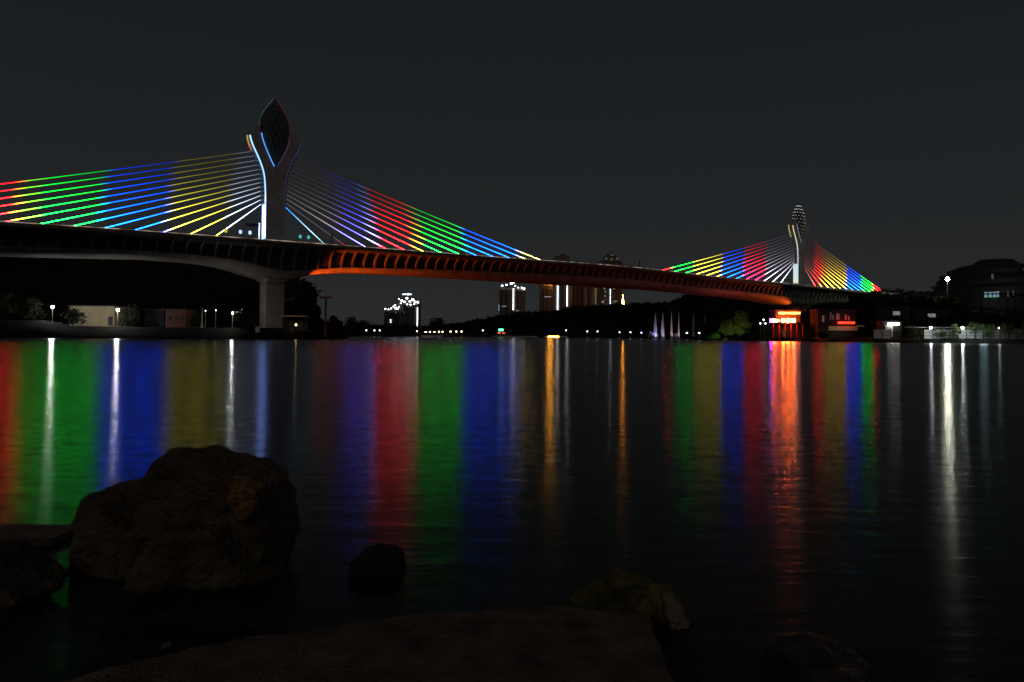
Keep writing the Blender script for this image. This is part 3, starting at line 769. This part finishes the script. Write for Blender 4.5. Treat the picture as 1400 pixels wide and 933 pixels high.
ty = tower(545, 572, 411, 1000, M['facadegrey'], 'taller right tower of the lit twin towers with brilliantly lit crown', bays=[(549,551),(556,558),(563,565)], leds=[(570.5,420,447,1.0)], crown=[(545,409,1.6),(549,411,2.6),(552.5,413,2.4),(556,408,3.0),(557.5,402.5,2.8),(560,412.5,2.4),(564,410,3.6),(567,413,2.4),(571,413.5,2.6),(556.5,416.5,1.6),(561,417,1.6),(566,416,1.4),(548,415,1.4),(545,420,1.3)], windows=[(546,418,1.0,4,'winwhite'),(549.5,422,1.0,5,'windim'),(552,427,1,3,'windim'),(547,426,1,2,'windim')])
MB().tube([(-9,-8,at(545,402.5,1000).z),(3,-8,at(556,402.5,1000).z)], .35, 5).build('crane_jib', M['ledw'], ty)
tower(682, 718, 394, 900, M['facade'], 'brown tower with one bright light column and a swooping lit crown', bays=[(684,686),(690,694),(698,700),(705,708)], leds=[(701.5,395,424,1.1)], crown=[(686,391,2.4),(692,390,2.2),(698.5,388,3.0),(702,386.5,2.0),(706,384.5,1.8),(709,383.8,1.4),(704,391,1.6),(708,393.5,1.4),(713,393.5,1.6),(716,395,2.2)], windows=[(689,419,5,1.2,'winwhite'),(707,425,4,1,'winwhite'),(681.8,421,1,7,'winblue')])
tower(757, 778, 350, 900, M['facadegrey'], 'grey tower with two bright light columns partly hidden by the bridge deck', bays=[(765,767),(769,771),(773,774)], leds=[(762,386,424,1.3),(775,386,419,1.1)])
tower(781, 800, 384, 960, M['facade'], 'brown tower with dark vertical stripes behind the bridge deck', bays=[(783,785),(788,790),(794,796)], leds=[(799.6,392,414,.4)])
tower(801, 815, 386, 940, M['facadeorange'], 'tan tower glowing warm between the striped and the dark tower', bays=[(804,806)], leds=[(816,391,420,1.1)])
dt = tower(818, 850, 357, 900, M['facadedark'], 'dark domed tower rising above the bridge deck with scattered lit windows', bays=[(822,824),(838,840)], leds=[(834,385,422,.5)],
  windows=[(826,393,1.6,5,'winwhite'),(827,399,1.2,2,'winwhite'),(827,405,2.0,1.2,'winwhite'),(824,413,2.6,2.6,'winwhite'),(828,416,1.4,1.4,'windim'),(827,410,1.6,1.4,'windim'),(839,393,2.2,4.0,'winwhite'),(841,412,4,1,'winwhite'),(839,414,3,1.2,'windim'),(834,419,1,2,'windim'),(828,354,2.4,3.2,'windim'),(836,349,4,1.5,'windim'),(843,354,2.4,3.2,'windim'),(835.5,355,2,3,'windim')])
MB().lathe([(9.5,0),(9.3,3),(7.5,6.5),(4,9),(.8,10.2),(.3,14)], (1.5,-2,at(834,357,900).z), 18).build('dome', M['facadegrey'], dt, smooth=True)
at_ = tower(738, 756, 386, 960, M['facadeorange'], 'tan tower with an amber lit crown just under the bridge deck', bays=[(741,743),(747,749)])
for u in (749.5,752,754.5,757,759.5): MB().box((gx(u,960)-gx(747,960), -14, at(u,384.6,960).z), (2.2,.8,2.0)).build('amber_lamp', M['amberflood'], at_)
p = at(851.5, 424, 840); o = empty('lit_spire', (p.x, p.y, 20), 0, 'slim amber lit spire right of the dark domed tower', 'spire')
MB().lathe([(3,-20),(2.8,8),(2.0,10),(1.8,12.5),(1.2,14)], n=10).build('shaft', M['facadedark'], o)
MB().lathe([(.01,12.6),(1.5,13.5),(1.9,16),(1.1,19),(.5,22),(.1,27)], n=10).build('spire_lamp', M['spire'], o)
p = at(749, 406, 900); o = empty('tower_crane', (p.x, p.y, 0), 0, 'tower crane with a pale lit jib left of the grey tower', 'crane')
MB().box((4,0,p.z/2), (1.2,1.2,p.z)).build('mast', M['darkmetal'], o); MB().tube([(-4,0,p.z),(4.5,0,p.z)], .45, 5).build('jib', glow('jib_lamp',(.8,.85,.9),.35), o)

# ---------------------------------------------------------------- fountain
def spray(name, col, a):
    mt, n, l = mat_new(name); n.clear()
    o = n.new('ShaderNodeOutputMaterial'); d = n.new('ShaderNodeBsdfDiffuse'); d.inputs[0].default_value = (*col,1)
    tl = n.new('ShaderNodeBsdfTranslucent'); tl.inputs[0].default_value = (*col,1); m1 = n.new('ShaderNodeMixShader'); l.new(d.outputs[0], m1.inputs[1]); l.new(tl.outputs[0], m1.inputs[2])
    t = n.new('ShaderNodeBsdfTransparent'); m2 = n.new('ShaderNodeMixShader')
    tc = n.new('ShaderNodeTexCoord'); mp = n.new('ShaderNodeMapping'); mp.inputs['Scale'].default_value = (1,1,.15); nz = n.new('ShaderNodeTexNoise'); nz.inputs['Scale'].default_value = 3; l.new(tc.outputs['Object'], mp.inputs[0]); l.new(mp.outputs[0], nz.inputs[0])
    mr = n.new('ShaderNodeMapRange'); mr.inputs['From Min'].default_value=.3; mr.inputs['From Max'].default_value=.7; mr.inputs['To Min'].default_value = a*.4; mr.inputs['To Max'].default_value = min(1,a*1.4)
    l.new(nz.outputs[0], mr.inputs['Value']); l.new(mr.outputs[0], m2.inputs[0]); l.new(t.outputs[0], m2.inputs[1]); l.new(m1.outputs[0], m2.inputs[2]); l.new(m2.outputs[0], o.inputs[0]); return mt
M['spray'] = spray('water_spray', (.8,.8,.85), .5)
JETS = [(896,428,.95,(.55,.45,1.0),2600,'leftmost violet'),(906,427,.85,(.8,.75,.9),1500,'second pale'),(918,425.5,.6,(1,.62,.62),1700,'third pinkish'),(928,425,.45,(.95,.6,.75),1500,'fourth thin pink'),(948,427,.7,(.7,.45,.5),600,'fifth faint reddish'),(964,428,.5,(.6,.45,.55),250,'rightmost very faint')]
for px, py, r, col, pw, lab in JETS:
    Y = 385; p = at(px, 465, Y); top = at(px, py, Y).z
    o = empty('fountain_jet', (p.x, Y, 0), 0, lab + ' fountain jet rising from the lake before the dark ridge', 'fountain jet', 'fountain jets in the lake')
    MB().lathe([(r*1.35,.1),(r*1.05,top*.25),(r*.75,top*.5),(r*.4,top*.8),(.04,top)], n=12).build('water_jet', M['spray'], o, smooth=True)
    MB().lathe([(.35,-.5),(.35,.12),(.2,.25)], n=8).build('nozzle', M['darkmetal'], o)
    fl = flood('jet_light', 0, -3.2, .3, 0, 0, top*.42, pw, 75, o, col)
    if px in (896, 928):
        sk = MB(); rnd = random.Random(px)
        for k in range(16):
            a = rnd.uniform(0, 6.28); d = rnd.uniform(2.2,3.6); hh = rnd.uniform(2.6,3.8) if px == 896 else rnd.uniform(1.5,3)
            pts = [(math.cos(a)*d*t + (rnd.random()-.5)*.1 - 1.2, math.sin(a)*d*t*.5, .1 + hh*4*t*(1-t)) for t in (0,.2,.4,.6,.8,.97)]
            sk.tube(pts, .13, 5)
        sk.build('spray_arcs', M['spray'], o)

# ---------------------------------------------------------------- right shore
tree('dome_shrub', 976, 336, 4.2, 3.4, 'low dome shaped shrub lit bright green by the water', 'shrub', 71, M['leafwarm'], n=900, leaf=.3, shape='low')
tree('lit_tree', 1012, 334, 11.5, 6.2, 'large leafy tree lit yellow green left of the neon restaurant', 'tree', 72, M['leafwarm'], n=3200, leaf=.36, shape='full')
tree('lit_tree', 993, 334, 7.4, 4.6, 'smaller leafy tree lit green between the dome shrub and the large lit tree', 'tree', 73, M['leafwarm'], n=1900, leaf=.34, shape='full')
def spot_at(px, py, Y, tpx, tpy, tY, power, cone, col):
    a, b = at(px, py, Y), at(tpx, tpy, tY); a.z = max(a.z, ground_z(px, Y) + .6)
    return flood('garden_light', a.x, a.y, a.z, b.x, b.y, b.z, power, cone, None, col)
for px, Y, tx, ty_, tY, pw, cn, col in ((978,329,977,455,336,700,90,(.35,1,.22)),(1008,322,1014,448,334,2800,75,(.80,1,.38)),(990,324,996,452,334,1500,75,(.75,1,.5))):
    spot_at(px, 464.5, Y, tx, ty_, tY, pw, cn, col)
# neon restaurant in front of the right pier
p = at(1075, 466, 292); zg = 1.5
o = empty('waterfront_restaurant', (p.x, 297, zg), 0, 'two storey waterfront restaurant with rows of glowing orange neon lights at the right pier', 'restaurant')
X = lambda px: gx(px, 292) - p.x
Zr = lambda px, py: at(px, py, 292).z - zg
zf, zr_ = Zr(1075,441.5), Zr(1075,425)
MB().box((X(1078),.5,zf/2-.2), (X(1100)-X(1056), 8, zf-.2)).build('lower_wall', M['darkwall'], o)
MB().box((X(1078),0,zf+.1), (X(1102)-X(1050), 10, .3)).build('balcony_floor', M['darkwall'], o)
MB().box((X(1081),1,(zf+zr_)/2+.1), (X(1097)-X(1063), 6.5, zr_-zf-.2)).build('upper_wall', M['darkwall'], o)
MB().box((X(1080),.2,zr_+.2), (X(1099)-X(1062), 9.2, .35)).build('roof', M['roofdark'], o)
for u in (1058,1066,1074,1082,1090,1098): MB().box((X(u),-4.6,zf/2-.3), (.28,.28,zf+.5)).build('column', M['red'], o)
MB().tube([(X(1050),-4.9,zf+1.2),(X(1101),-4.9,zf+1.2)], .07, 5).build('balcony_rail', M['darkmetal'], o)
for u in range(1066, 1096, 3):
    MB().ball((X(u),-4.75,Zr(u,428.3)), .44+.14*((u*7) % 5)/5, 8).build('neon_lamp', M['sign_orange'], o)
for u, w, h, mk in ((1053.5,.55,1.0,'sign_violet'),(1057.5,1.0,.9,'sign_pink'),(1061.5,.9,.7,'sign_pink'),(1064.8,.7,.6,'sign_orange'),(1070.5,1.1,1.0,'sign_yellow'),(1077.5,1.1,1.1,'sign_yellow'),(1081,.9,.8,'sign_orange'),(1084.5,1.2,1.0,'sign_yellow')):
    MB().box((X(u),-5.15,Zr(u,438.6)), (w*1.05,.22,h*1.35)).build('neon_sign', M[mk], o)
MB().box((X(1072),-5.4,Zr(1072,456)/1), (.9,.2,2.6)).build('pale_banner', M['fence'], o)
for px, py, lab in ((1039.5,442.5,'lower left of the three beside the neon restaurant'),(1044,437.5,'topmost of the three beside the neon restaurant'),(1046.5,442.5,'lower right of the three beside the neon restaurant')):
    lamp_post(px, py, 300, 'small white globe lamp, '+lab, M['lampw2'], .24, 'globe lamps by the restaurant')
for i, (px, Y, h, r, lab) in enumerate(((1030,300,4.0,3.0,'dark bush between the lit tree and the white globe lamps'),(1050,292,3.6,2.6,'dark bush below the violet neon sign'),(1106,282,5.0,3.4,'dark bushy tree right of the neon restaurant'),(1124,280,3.4,2.6,'dark bush left of the red awning'))):
    tree('shore_bush', px, Y, h, r, lab, 'bush', 80+i, M['leaf'], 'bushes on the right shore', n=520)
# hall with pale columns and red lit awning
p = at(1150, 463, 285); o = empty('columned_hall', (p.x, 292, 1.5), 0, 'low hall with pale columns above a red lit awning right of the right pylon', 'building')
X = lambda px: gx(px, 286) - p.x
Zr = lambda px, py: at(px, py, 286).z - 1.5
MB().box((X(1150),2,Zr(1150,424)/2), (X(1176)-X(1124), 8, Zr(1150,424))).build('wall', M['darkwall'], o)
MB().box((X(1150),1.6,Zr(1150,424)+.15), (X(1178)-X(1122), 9.5, .3)).build('roof', M['roofdark'], o)
for u, y0, y1, w in ((1131,431,440,.7),(1141,427,437,.35),(1144.5,430,437,.35),(1150,428,437,.5),(1152.5,429,437,.35),(1162,430,437,.5),(1166,432,438,.35)):
    MB().box((X(u),-2.4,(Zr(u,y0)+Zr(u,y1))/2), (w,.3,Zr(u,y0)-Zr(u,y1))).build('column', M['white'], o)
MB().box((X(1161),-3.6,Zr(1161,441.5)), (X(1171)-X(1151),2.4,.8)).build('awning', M['awning_light'], o)  # emissive cloth imitates the red light on the awning
MB().box((X(1157),-3.4,Zr(1157,449)), (X(1178)-X(1138),.3,Zr(1157,446)-Zr(1157,452))).build('pale_panel', M['wallwarm'], o)
MB().box((X(1181),-3.3,Zr(1181,446)), (X(1186)-X(1176),.3,.6)).build('pale_panel', M['fence'], o)
ld = flood('hall_light', X(1150), -9, Zr(1150,460), X(1150), -2, Zr(1150,440), 200, 120, o, (1,.96,.9))
# white light bar on a bright wall
p = at(1222, 463, 272); o = empty('gate_house', (p.x, 276, 1.5), 0, 'small gate house with a bright white light bar over a pale wall', 'building')
X = lambda px: gx(px, 272) - p.x
Zr = lambda px, py: at(px, py, 272).z - 1.5
MB().box((X(1226),1.5,Zr(1226,439)/2), (X(1240)-X(1214),5,Zr(1226,439))).build('wall', M['darkwall'], o)
MB().box((X(1221),-1.2,Zr(1221,453)), (X(1226)-X(1216),.2,Zr(1221,446)-Zr(1221,462))).build('pale_wall', M['fence'], o)
MB().box((X(1228),-1.8,Zr(1228,443)), (X(1234)-X(1222.5),.5,.7)).build('light_bar', M['barlight'], o)
MB().ball((X(1219),-1.8,Zr(1219,443)), .42, 8).build('lamp_globe', M['lampw2'], o)
p = at(1226, 428.5, 300); o = empty('hillside_house', (p.x, 303, 4), 0, 'dark hillside house with a few pale lit windows above the light bar', 'house')
X = lambda px: gx(px, 300) - p.x
MB().box((0,0,4.8), (11,5,10)).build('wall', M['darkwall'], o); MB().box((0,0,9.9), (11.8,5.8,.3)).build('roof', M['roofdark'], o)
for u, w in ((1223,.8),(1226,.8),(1229,1.2)):
    f = MB().box((X(u),-2.56,at(u,428.5,300).z-4), (w+.3,.12,1.9)).build('window', M['darkmetal'], o); MB().box((X(u),-2.66,at(u,428.5,300).z-4), (w,.08,1.5)).build('pane', M['winwhite'], f)
p = at(1275, 431.5, 300); o = empty('hillside_house', (p.x, 303, 3), 0, 'dark hillside house with two lit windows above the white shore fence', 'house')
X = lambda px: gx(px, 300) - p.x
MB().box((0,0,4.6), (13,5,9.6)).build('wall', M['darkwall'], o); MB().box((0,0,9.5), (13.8,5.8,.3)).build('roof', M['roofdark'], o)
for u, w in ((1271.5,1.2),(1277,1.6)):
    f = MB().box((X(u),-2.56,at(u,431.5,300).z-3), (w+.3,.12,1.9)).build('window', M['darkmetal'], o); MB().box((X(u),-2.66,at(u,431.5,300).z-3), (w,.08,1.4)).build('pane', M['winwhite'], f)
# lit shore fence, panel by panel
fn = empty('shore_fence', (gx(1320,252), 252, 1.5), 0, 'long pale lit fence with posts and rails along the right shore', 'fence')
fx = gx(1320, 252)
u = 1183.0
while u < 1480:
    u2 = u + 11.5
    if u > 1255 or 1192 < u < 1212:
        a, b = gx(u,252)-fx, gx(u2,252)-fx
        zt_ = at(u, 451, 252).z-1.5; zb2 = -.1
        MB().box(((a+b)/2,0,(zt_+zb2)/2), (b-a-.12,.12,zt_-zb2)).build('fence_panel', M['fence'], fn)
        MB().box((b,-.02,(zt_+.3)/2), (.2,.3,zt_+.3)).build('post', M['darkmetal'], fn)
        for k in (.35,.7): MB().box(((a+b)/2,-.1,zt_*k), (b-a,.08,.09)).build('rail', M['darkmetal'], fn)
    u = u2
# top wire of the fence
MB().tube([(gx(1236,250)-fx,-2,at(1236,447.5,250).z-1.5),(gx(1400,250)-fx,-2,at(1400,449.5,250).z-1.5)], .09, 5).build('top_rail', M['rail'], fn)
for px, py, r, mk, lab in ((1272.5,448.5,.27,'lampw','left one of the three along the white shore fence'),(1316,448.5,.32,'lampw','bright middle one of the three along the white shore fence'),(1365.5,448.5,.16,'lampw2','small right one of the three along the white shore fence')):
    lamp_post(px, py, 247.5, 'white street lamp, '+lab, M[mk], r, 'lamps along the shore fence')
    ld = bpy.data.lights.new('lamp_light', 'POINT'); ld.energy = 260 if px < 1360 else 90; ld.color = (.9,.97,.9); ld.shadow_soft_size = .3
    q = bpy.data.objects.new('lamp_light', ld); COL.objects.link(q); q.location = at(px, py, 247.5) + Vector((0,-.6,.1))
ld = bpy.data.lights.new('lamp_light', 'POINT'); ld.energy = 300; ld.color = (.55,.85,.9); ld.shadow_soft_size = 1.2
q = bpy.data.objects.new('lamp_light', ld); COL.objects.link(q); q.location = at(1345, 450, 246)  # added point light, no lamp stands here; makes a teal streak on the water
for i, (px, Y, h, r, lab) in enumerate(((1196,256,4.2,2.8,'dark tree in front of the fence left of the gate house'),(1250,252,5.6,4.2,'wide dark tree between the gate house and the first fence lamp'),(1283,249,4.6,2.6,'dark green tree beside the left fence lamp'),(1306,250,4.4,2.6,'small tree just left of the middle fence lamp'),(1334,249,4.8,3.2,'dark tree with low canopy right of the middle fence lamp'),(1352,249,4.4,2.6,'small green tree left of the right fence lamp'),(1380,249,4.8,3.2,'green tree right of the right fence lamp'),(1404,246,5.5,3.4,'dark tree at the right edge of the fence'))):
    tree('fence_tree', px, Y, h+.6, r, lab, 'tree', 90+i, M['leafwarm'], 'trees along the shore fence', n=620, leaf=.24, shape='full' if i % 2 else 'round')
# tall floodlight on the hill
p = at(1295, 382.5, 360); zg = ground_z(1295, 360)
o = empty('floodlight_mast', (p.x, 360, zg), 0, 'very bright floodlight on a tall mast above the trees left of the domed hall', 'floodlight')
MB().lathe([(.4,-.5),(.3,1),(.16,p.z-zg)], n=8).build('mast', M['darkmetal'], o)
MB().ball((0,-.3,p.z-zg+.2), .85, 10).build('lamp_head', M['star'], o, smooth=True)
# domed convention hall
p = at(1400, 462, 420); o = empty('domed_hall', (gx(1400,430), 455, 3), 0, 'huge dark domed hall with stepped rounded roof at the right edge', 'building')
zf = lambda py: at(1400, py, 430).z - 3
def tier(r, z0, z1, r1, name, n=40): return MB().lathe([(r,z0),(r,z0+(z1-z0)*.55),(r*.25+r1*.75,z0+(z1-z0)*.85),(r1,z1)], n=n).build(name, M['hall'], o, smooth=True)
tier(34.5, -2, zf(403), 34, 'lower_tier'); tier(33.5, zf(403), zf(388), 31.5, 'middle_tier'); tier(31, zf(388), zf(373), 27, 'upper_tier'); tier(25.5, zf(373), zf(360), 20, 'roof_drum'); tier(12, zf(361), zf(350), 9, 'cap')
MB().lathe([(20,0),(16,.9),(8,1.6),(.1,1.9)], (0,0,zf(360)), 40).build('roof', M['hall'], o, smooth=True)
for zz, r in ((403,34.9),(388,33.0),(373,28.8)):
    MB().lathe([(r,-.35),(r+.7,-.35),(r+.7,.35),(r,.35)], (0,0,zf(zz)), 48).build('ledge', M['darkwall'], o)
def hall_win(px, py, w, h, mk, r):
    x = (gx(px,430)-gx(1400,430)); y = -math.sqrt(max(r*r-x*x, 4)) - .35; a = math.atan2(x, -y)
    f = MB().box((x, y, zf(py)), (w+.5, .35, h+.5), a).build('window', M['darkmetal'], o)
    MB().box((x*1.01, y-.22, zf(py)), (w, .12, h), a).build('pane', M[mk], f)
for px, py, w, h, mk in ((1345.5,404,1.4,3.0,'winblue'),(1349.5,404,1.6,3.0,'winblue'),(1353.5,404,1.6,3.0,'winblue'),(1356.8,403.5,1.0,3.2,'winblue'),(1367,403.5,.7,3.0,'windim'),(1372.5,402,.6,2.4,'windim'),(1392,402,.6,3.0,'windim'),(1355.5,379,1.0,2.8,'windim'),(1397,369,1.8,.6,'windim')):
    hall_win(px, py, w, h, mk, 34.6 if py > 388 else (31.6 if py > 373 else 27))
for k in range(26):
    a = -1.45 + k*.115; r = 34.3
    MB().box((math.sin(a)*r, -math.cos(a)*r, zf(412)), (.5,.7,zf(403.5)-zf(421)), a).build('pilaster', M['darkwall'], o)

# ---------------------------------------------------------------- foreground
def hull_rock(name, mat, groups, label, cat, vox=.02, amp=.05, freq=3.0, seed=0, facet=0.0, fine=.012):
    """union of convex lumps, remeshed and broken up with layered noise"""
    bm = bmesh.new()
    for pts in groups:
        b2 = bmesh.new()
        for q in pts: b2.verts.new(q)
        bmesh.ops.convex_hull(b2, input=b2.verts)
        me = bpy.data.meshes.new('tmp'); b2.to_mesh(me); b2.free(); bm.from_mesh(me); bpy.data.meshes.remove(me)
    bmesh.ops.delete(bm, geom=[v for v in bm.verts if not v.link_faces], context='VERTS')
    bmesh.ops.recalc_face_normals(bm, faces=bm.faces)
    me = bpy.data.meshes.new(name); bm.to_mesh(me); bm.free()
    o = bpy.data.objects.new(name, me); COL.objects.link(o)
    rm = o.modifiers.new('r', 'REMESH'); rm.mode = 'VOXEL'; rm.voxel_size = vox
    s1 = o.modifiers.new('s', 'SMOOTH'); s1.iterations = 2; s1.factor = .5
    dg = bpy.context.evaluated_depsgraph_get(); dg.update()
    me2 = bpy.data.meshes.new_from_object(o.evaluated_get(dg)); o.modifiers.clear(); o.data = me2
    off = Vector((seed*7.3, seed*3.1, seed*1.7))
    nr_ = [v.normal.copy() for v in me2.vertices]
    for v, nn in zip(me2.vertices, nr_):
        p = v.co + off
        d = noise.fractal(p*freq, 1.0, 2.0, 5)*amp
        c = noise.cell_vector(p*freq*1.3) if False else None
        f1 = noise.voronoi(p*freq*1.1)[0]; d += (min(f1[1]-f1[0], .35) - .18)*amp*.9
        f2 = noise.voronoi(p*freq*3.7)[0]; d += (min(f2[1]-f2[0], .3) - .15)*amp*.35
        d += noise.noise(p*freq*9)*fine
        v.co += nn*d
    me2.materials.clear(); me2.materials.append(mat)
    for pl in me2.polygons: pl.use_smooth = True
    return tag(o, label, cat)
def lump(pix, Y, dy, back=.75, shrink=.8):
    """front silhouette (pixels) at distance Y, thickened towards the viewer and away"""
    P = [at(a, b, Y) for a, b in pix]; c = sum(P, Vector())/len(P)
    out = []
    for q in P:
        out.append(q); d = q - c
        out.append(c + Vector((d.x*shrink, -dy, d.z*shrink*.95))); out.append(c + Vector((d.x*shrink, dy*back, d.z*shrink*.95)))
    return out
hull_rock('boulder', M['rock'], [
  lump([(116,800),(114,699),(130,674),(168,661),(214,651),(260,668),(280,720),(280,800)], 5.0, .3),
  lump([(205,660),(212,634),(228,617),(256,611),(296,614),(330,628),(362,634),(386,652),(400,690),(408,722),(402,756),(388,792),(210,800)], 5.05, .42),
  lump([(180,800),(240,700),(330,700),(390,790)], 4.8, .35)],
  'large brown boulder standing in the shallow water at the left', 'boulder', .016, .035, 5.5, 1, fine=.006)
hull_rock('wedge_stone', M['rocktan'], [lump([(312,662),(322,652),(346,650),(362,664),(360,686),(350,708),(340,718),(328,708),(314,684)], 4.60, .09)],
  'tan wedge shaped stone lodged in the face of the large boulder', 'stone', .008, .022, 14, 2, fine=.006)
hull_rock('boulder', M['rockdark'], [lump([(476,800),(478,772),(496,752),(515,747),(540,749),(552,762),(556,780),(548,808)], 4.9, .22)],
  'small dark rock poking out of the water right of the large boulder', 'boulder', .01, .018, 8, 3, fine=.004)
hull_rock('boulder', M['rock'], [lump([(-60,740),(0,742),(28,760),(52,785),(78,806),(40,826),(-60,830)], 4.3, .3)],
  'low brown rock at the left edge of the picture', 'boulder', .012, .025, 7, 4, fine=.005)
# concrete ledge left of the big boulder
a, b = atz(-120, 714, .06), atz(118, 714, .06)
lg = MB(); lg.box(((a.x+b.x)/2, a.y-.2, -.2), (b.x-a.x, .40, .50)); lgo = lg.build('stone_ledge', M['rock'], label='flat low ledge just above the water left of the large boulder', cat='ledge')
# mossy rock with a pale water worn streak
hull_rock('mossy_rock', M['moss'], [lump([(768,842),(776,818),(810,796),(846,780),(880,783),(905,793),(930,810),(950,838),(956,870),(950,905),(800,900)], 4.35, .2), lump([(884,800),(915,800),(945,835),(960,880),(955,930),(900,930)], 4.18, .14)],
  'yellow green mossy rock behind the far corner of the concrete slab', 'rock', .01, .02, 8, 5, fine=.006)
hull_rock('pale_stone', M['palewash'], [lump([(902,808),(916,806),(932,824),(942,852),(940,905),(922,905),(912,850)], 4.02, .06)],
  'pale water worn stone on the right flank of the mossy rock', 'stone', .009, .01, 12, 6, fine=.003)
# wet rock at the lower right
hull_rock('boulder', M['wet'], [lump([(1030,1000),(1044,900),(1062,870),(1105,869),(1150,878),(1190,897),(1228,925),(1290,1000)], 3.75, .5, .3)],
  'low wet rock at the lower right catching a reddish gleam', 'boulder', .011, .015, 8, 8, fine=.004)
hull_rock('pebble', M['palewash'], [lump([(216,900),(220,882),(230,877),(240,886),(246,900)], 3.72, .05)],
  'small pale stone at the far edge of the concrete slab', 'stone', .008, .006, 16, 9, fine=.002)
# concrete slab
SZ = .34
edge = [(40,940),(150,912),(300,877),(400,860),(500,847),(600,838),(760,827),(886,839)]
P = [atz(x, y, SZ) for x, y in edge]
near = [Vector((P[-1].x-.02, 2.2, SZ)), Vector((P[0].x-.6, 2.2, SZ))]
bm = bmesh.new()
vt = [bm.verts.new(q) for q in P + near]
f = bm.faces.new(vt); r_ = bmesh.ops.extrude_face_region(bm, geom=[f])
for v in [g for g in r_['geom'] if isinstance(g, bmesh.types.BMVert)]: v.co.z -= .75
bmesh.ops.recalc_face_normals(bm, faces=bm.faces)
me = bpy.data.meshes.new('concrete_slab'); bm.to_mesh(me); bm.free()
so_ = bpy.data.objects.new('concrete_slab', me); COL.objects.link(so_)
rm = so_.modifiers.new('r','REMESH'); rm.mode='VOXEL'; rm.voxel_size=.016
dg = bpy.context.evaluated_depsgraph_get(); dg.update(); me2 = bpy.data.meshes.new_from_object(so_.evaluated_get(dg)); so_.modifiers.clear(); so_.data = me2
nn = [v.normal.copy() for v in me2.vertices]
for v, q in zip(me2.vertices, nn):
    v.co += q*(noise.fractal(v.co*3, 1, 2, 4)*.012 + noise.noise(v.co*22)*.005 + min(0, noise.noise(v.co*7+Vector((5,0,0)))-.1)*.02)
me2.materials.clear(); me2.materials.append(M['slab'])
for pl in me2.polygons: pl.use_smooth = True
tag(so_, 'rough brown concrete slab sloping across the bottom foreground', 'slab')
# drowned stones under the shallow water
rnd = random.Random(3)
for i, (px, py, w, lab) in enumerate(((140,850,.16,'leftmost drowned greenish stone below the large boulder'),(205,815,.2,'drowned greenish stone under the left foot of the large boulder'),(300,830,.22,'drowned stone in front of the large boulder'),(352,815,.16,'drowned stone under the right foot of the large boulder'),(105,890,.18,'drowned stone nearest the lower left corner'),(640,800,.16,'drowned stone between the small rock and the slab'))):
    c = atz(px, py, -.12)
    hull_rock('sunken_stone', M['sunk'], [[c + Vector((math.cos(k*.9+i)*w*rnd.uniform(.7,1.2), math.sin(k*.9+i)*w*.8*rnd.uniform(.7,1.2), rnd.uniform(-.12,.07))) for k in range(14)]], lab, 'stone', .02, .012, 8, 20+i, fine=.003)
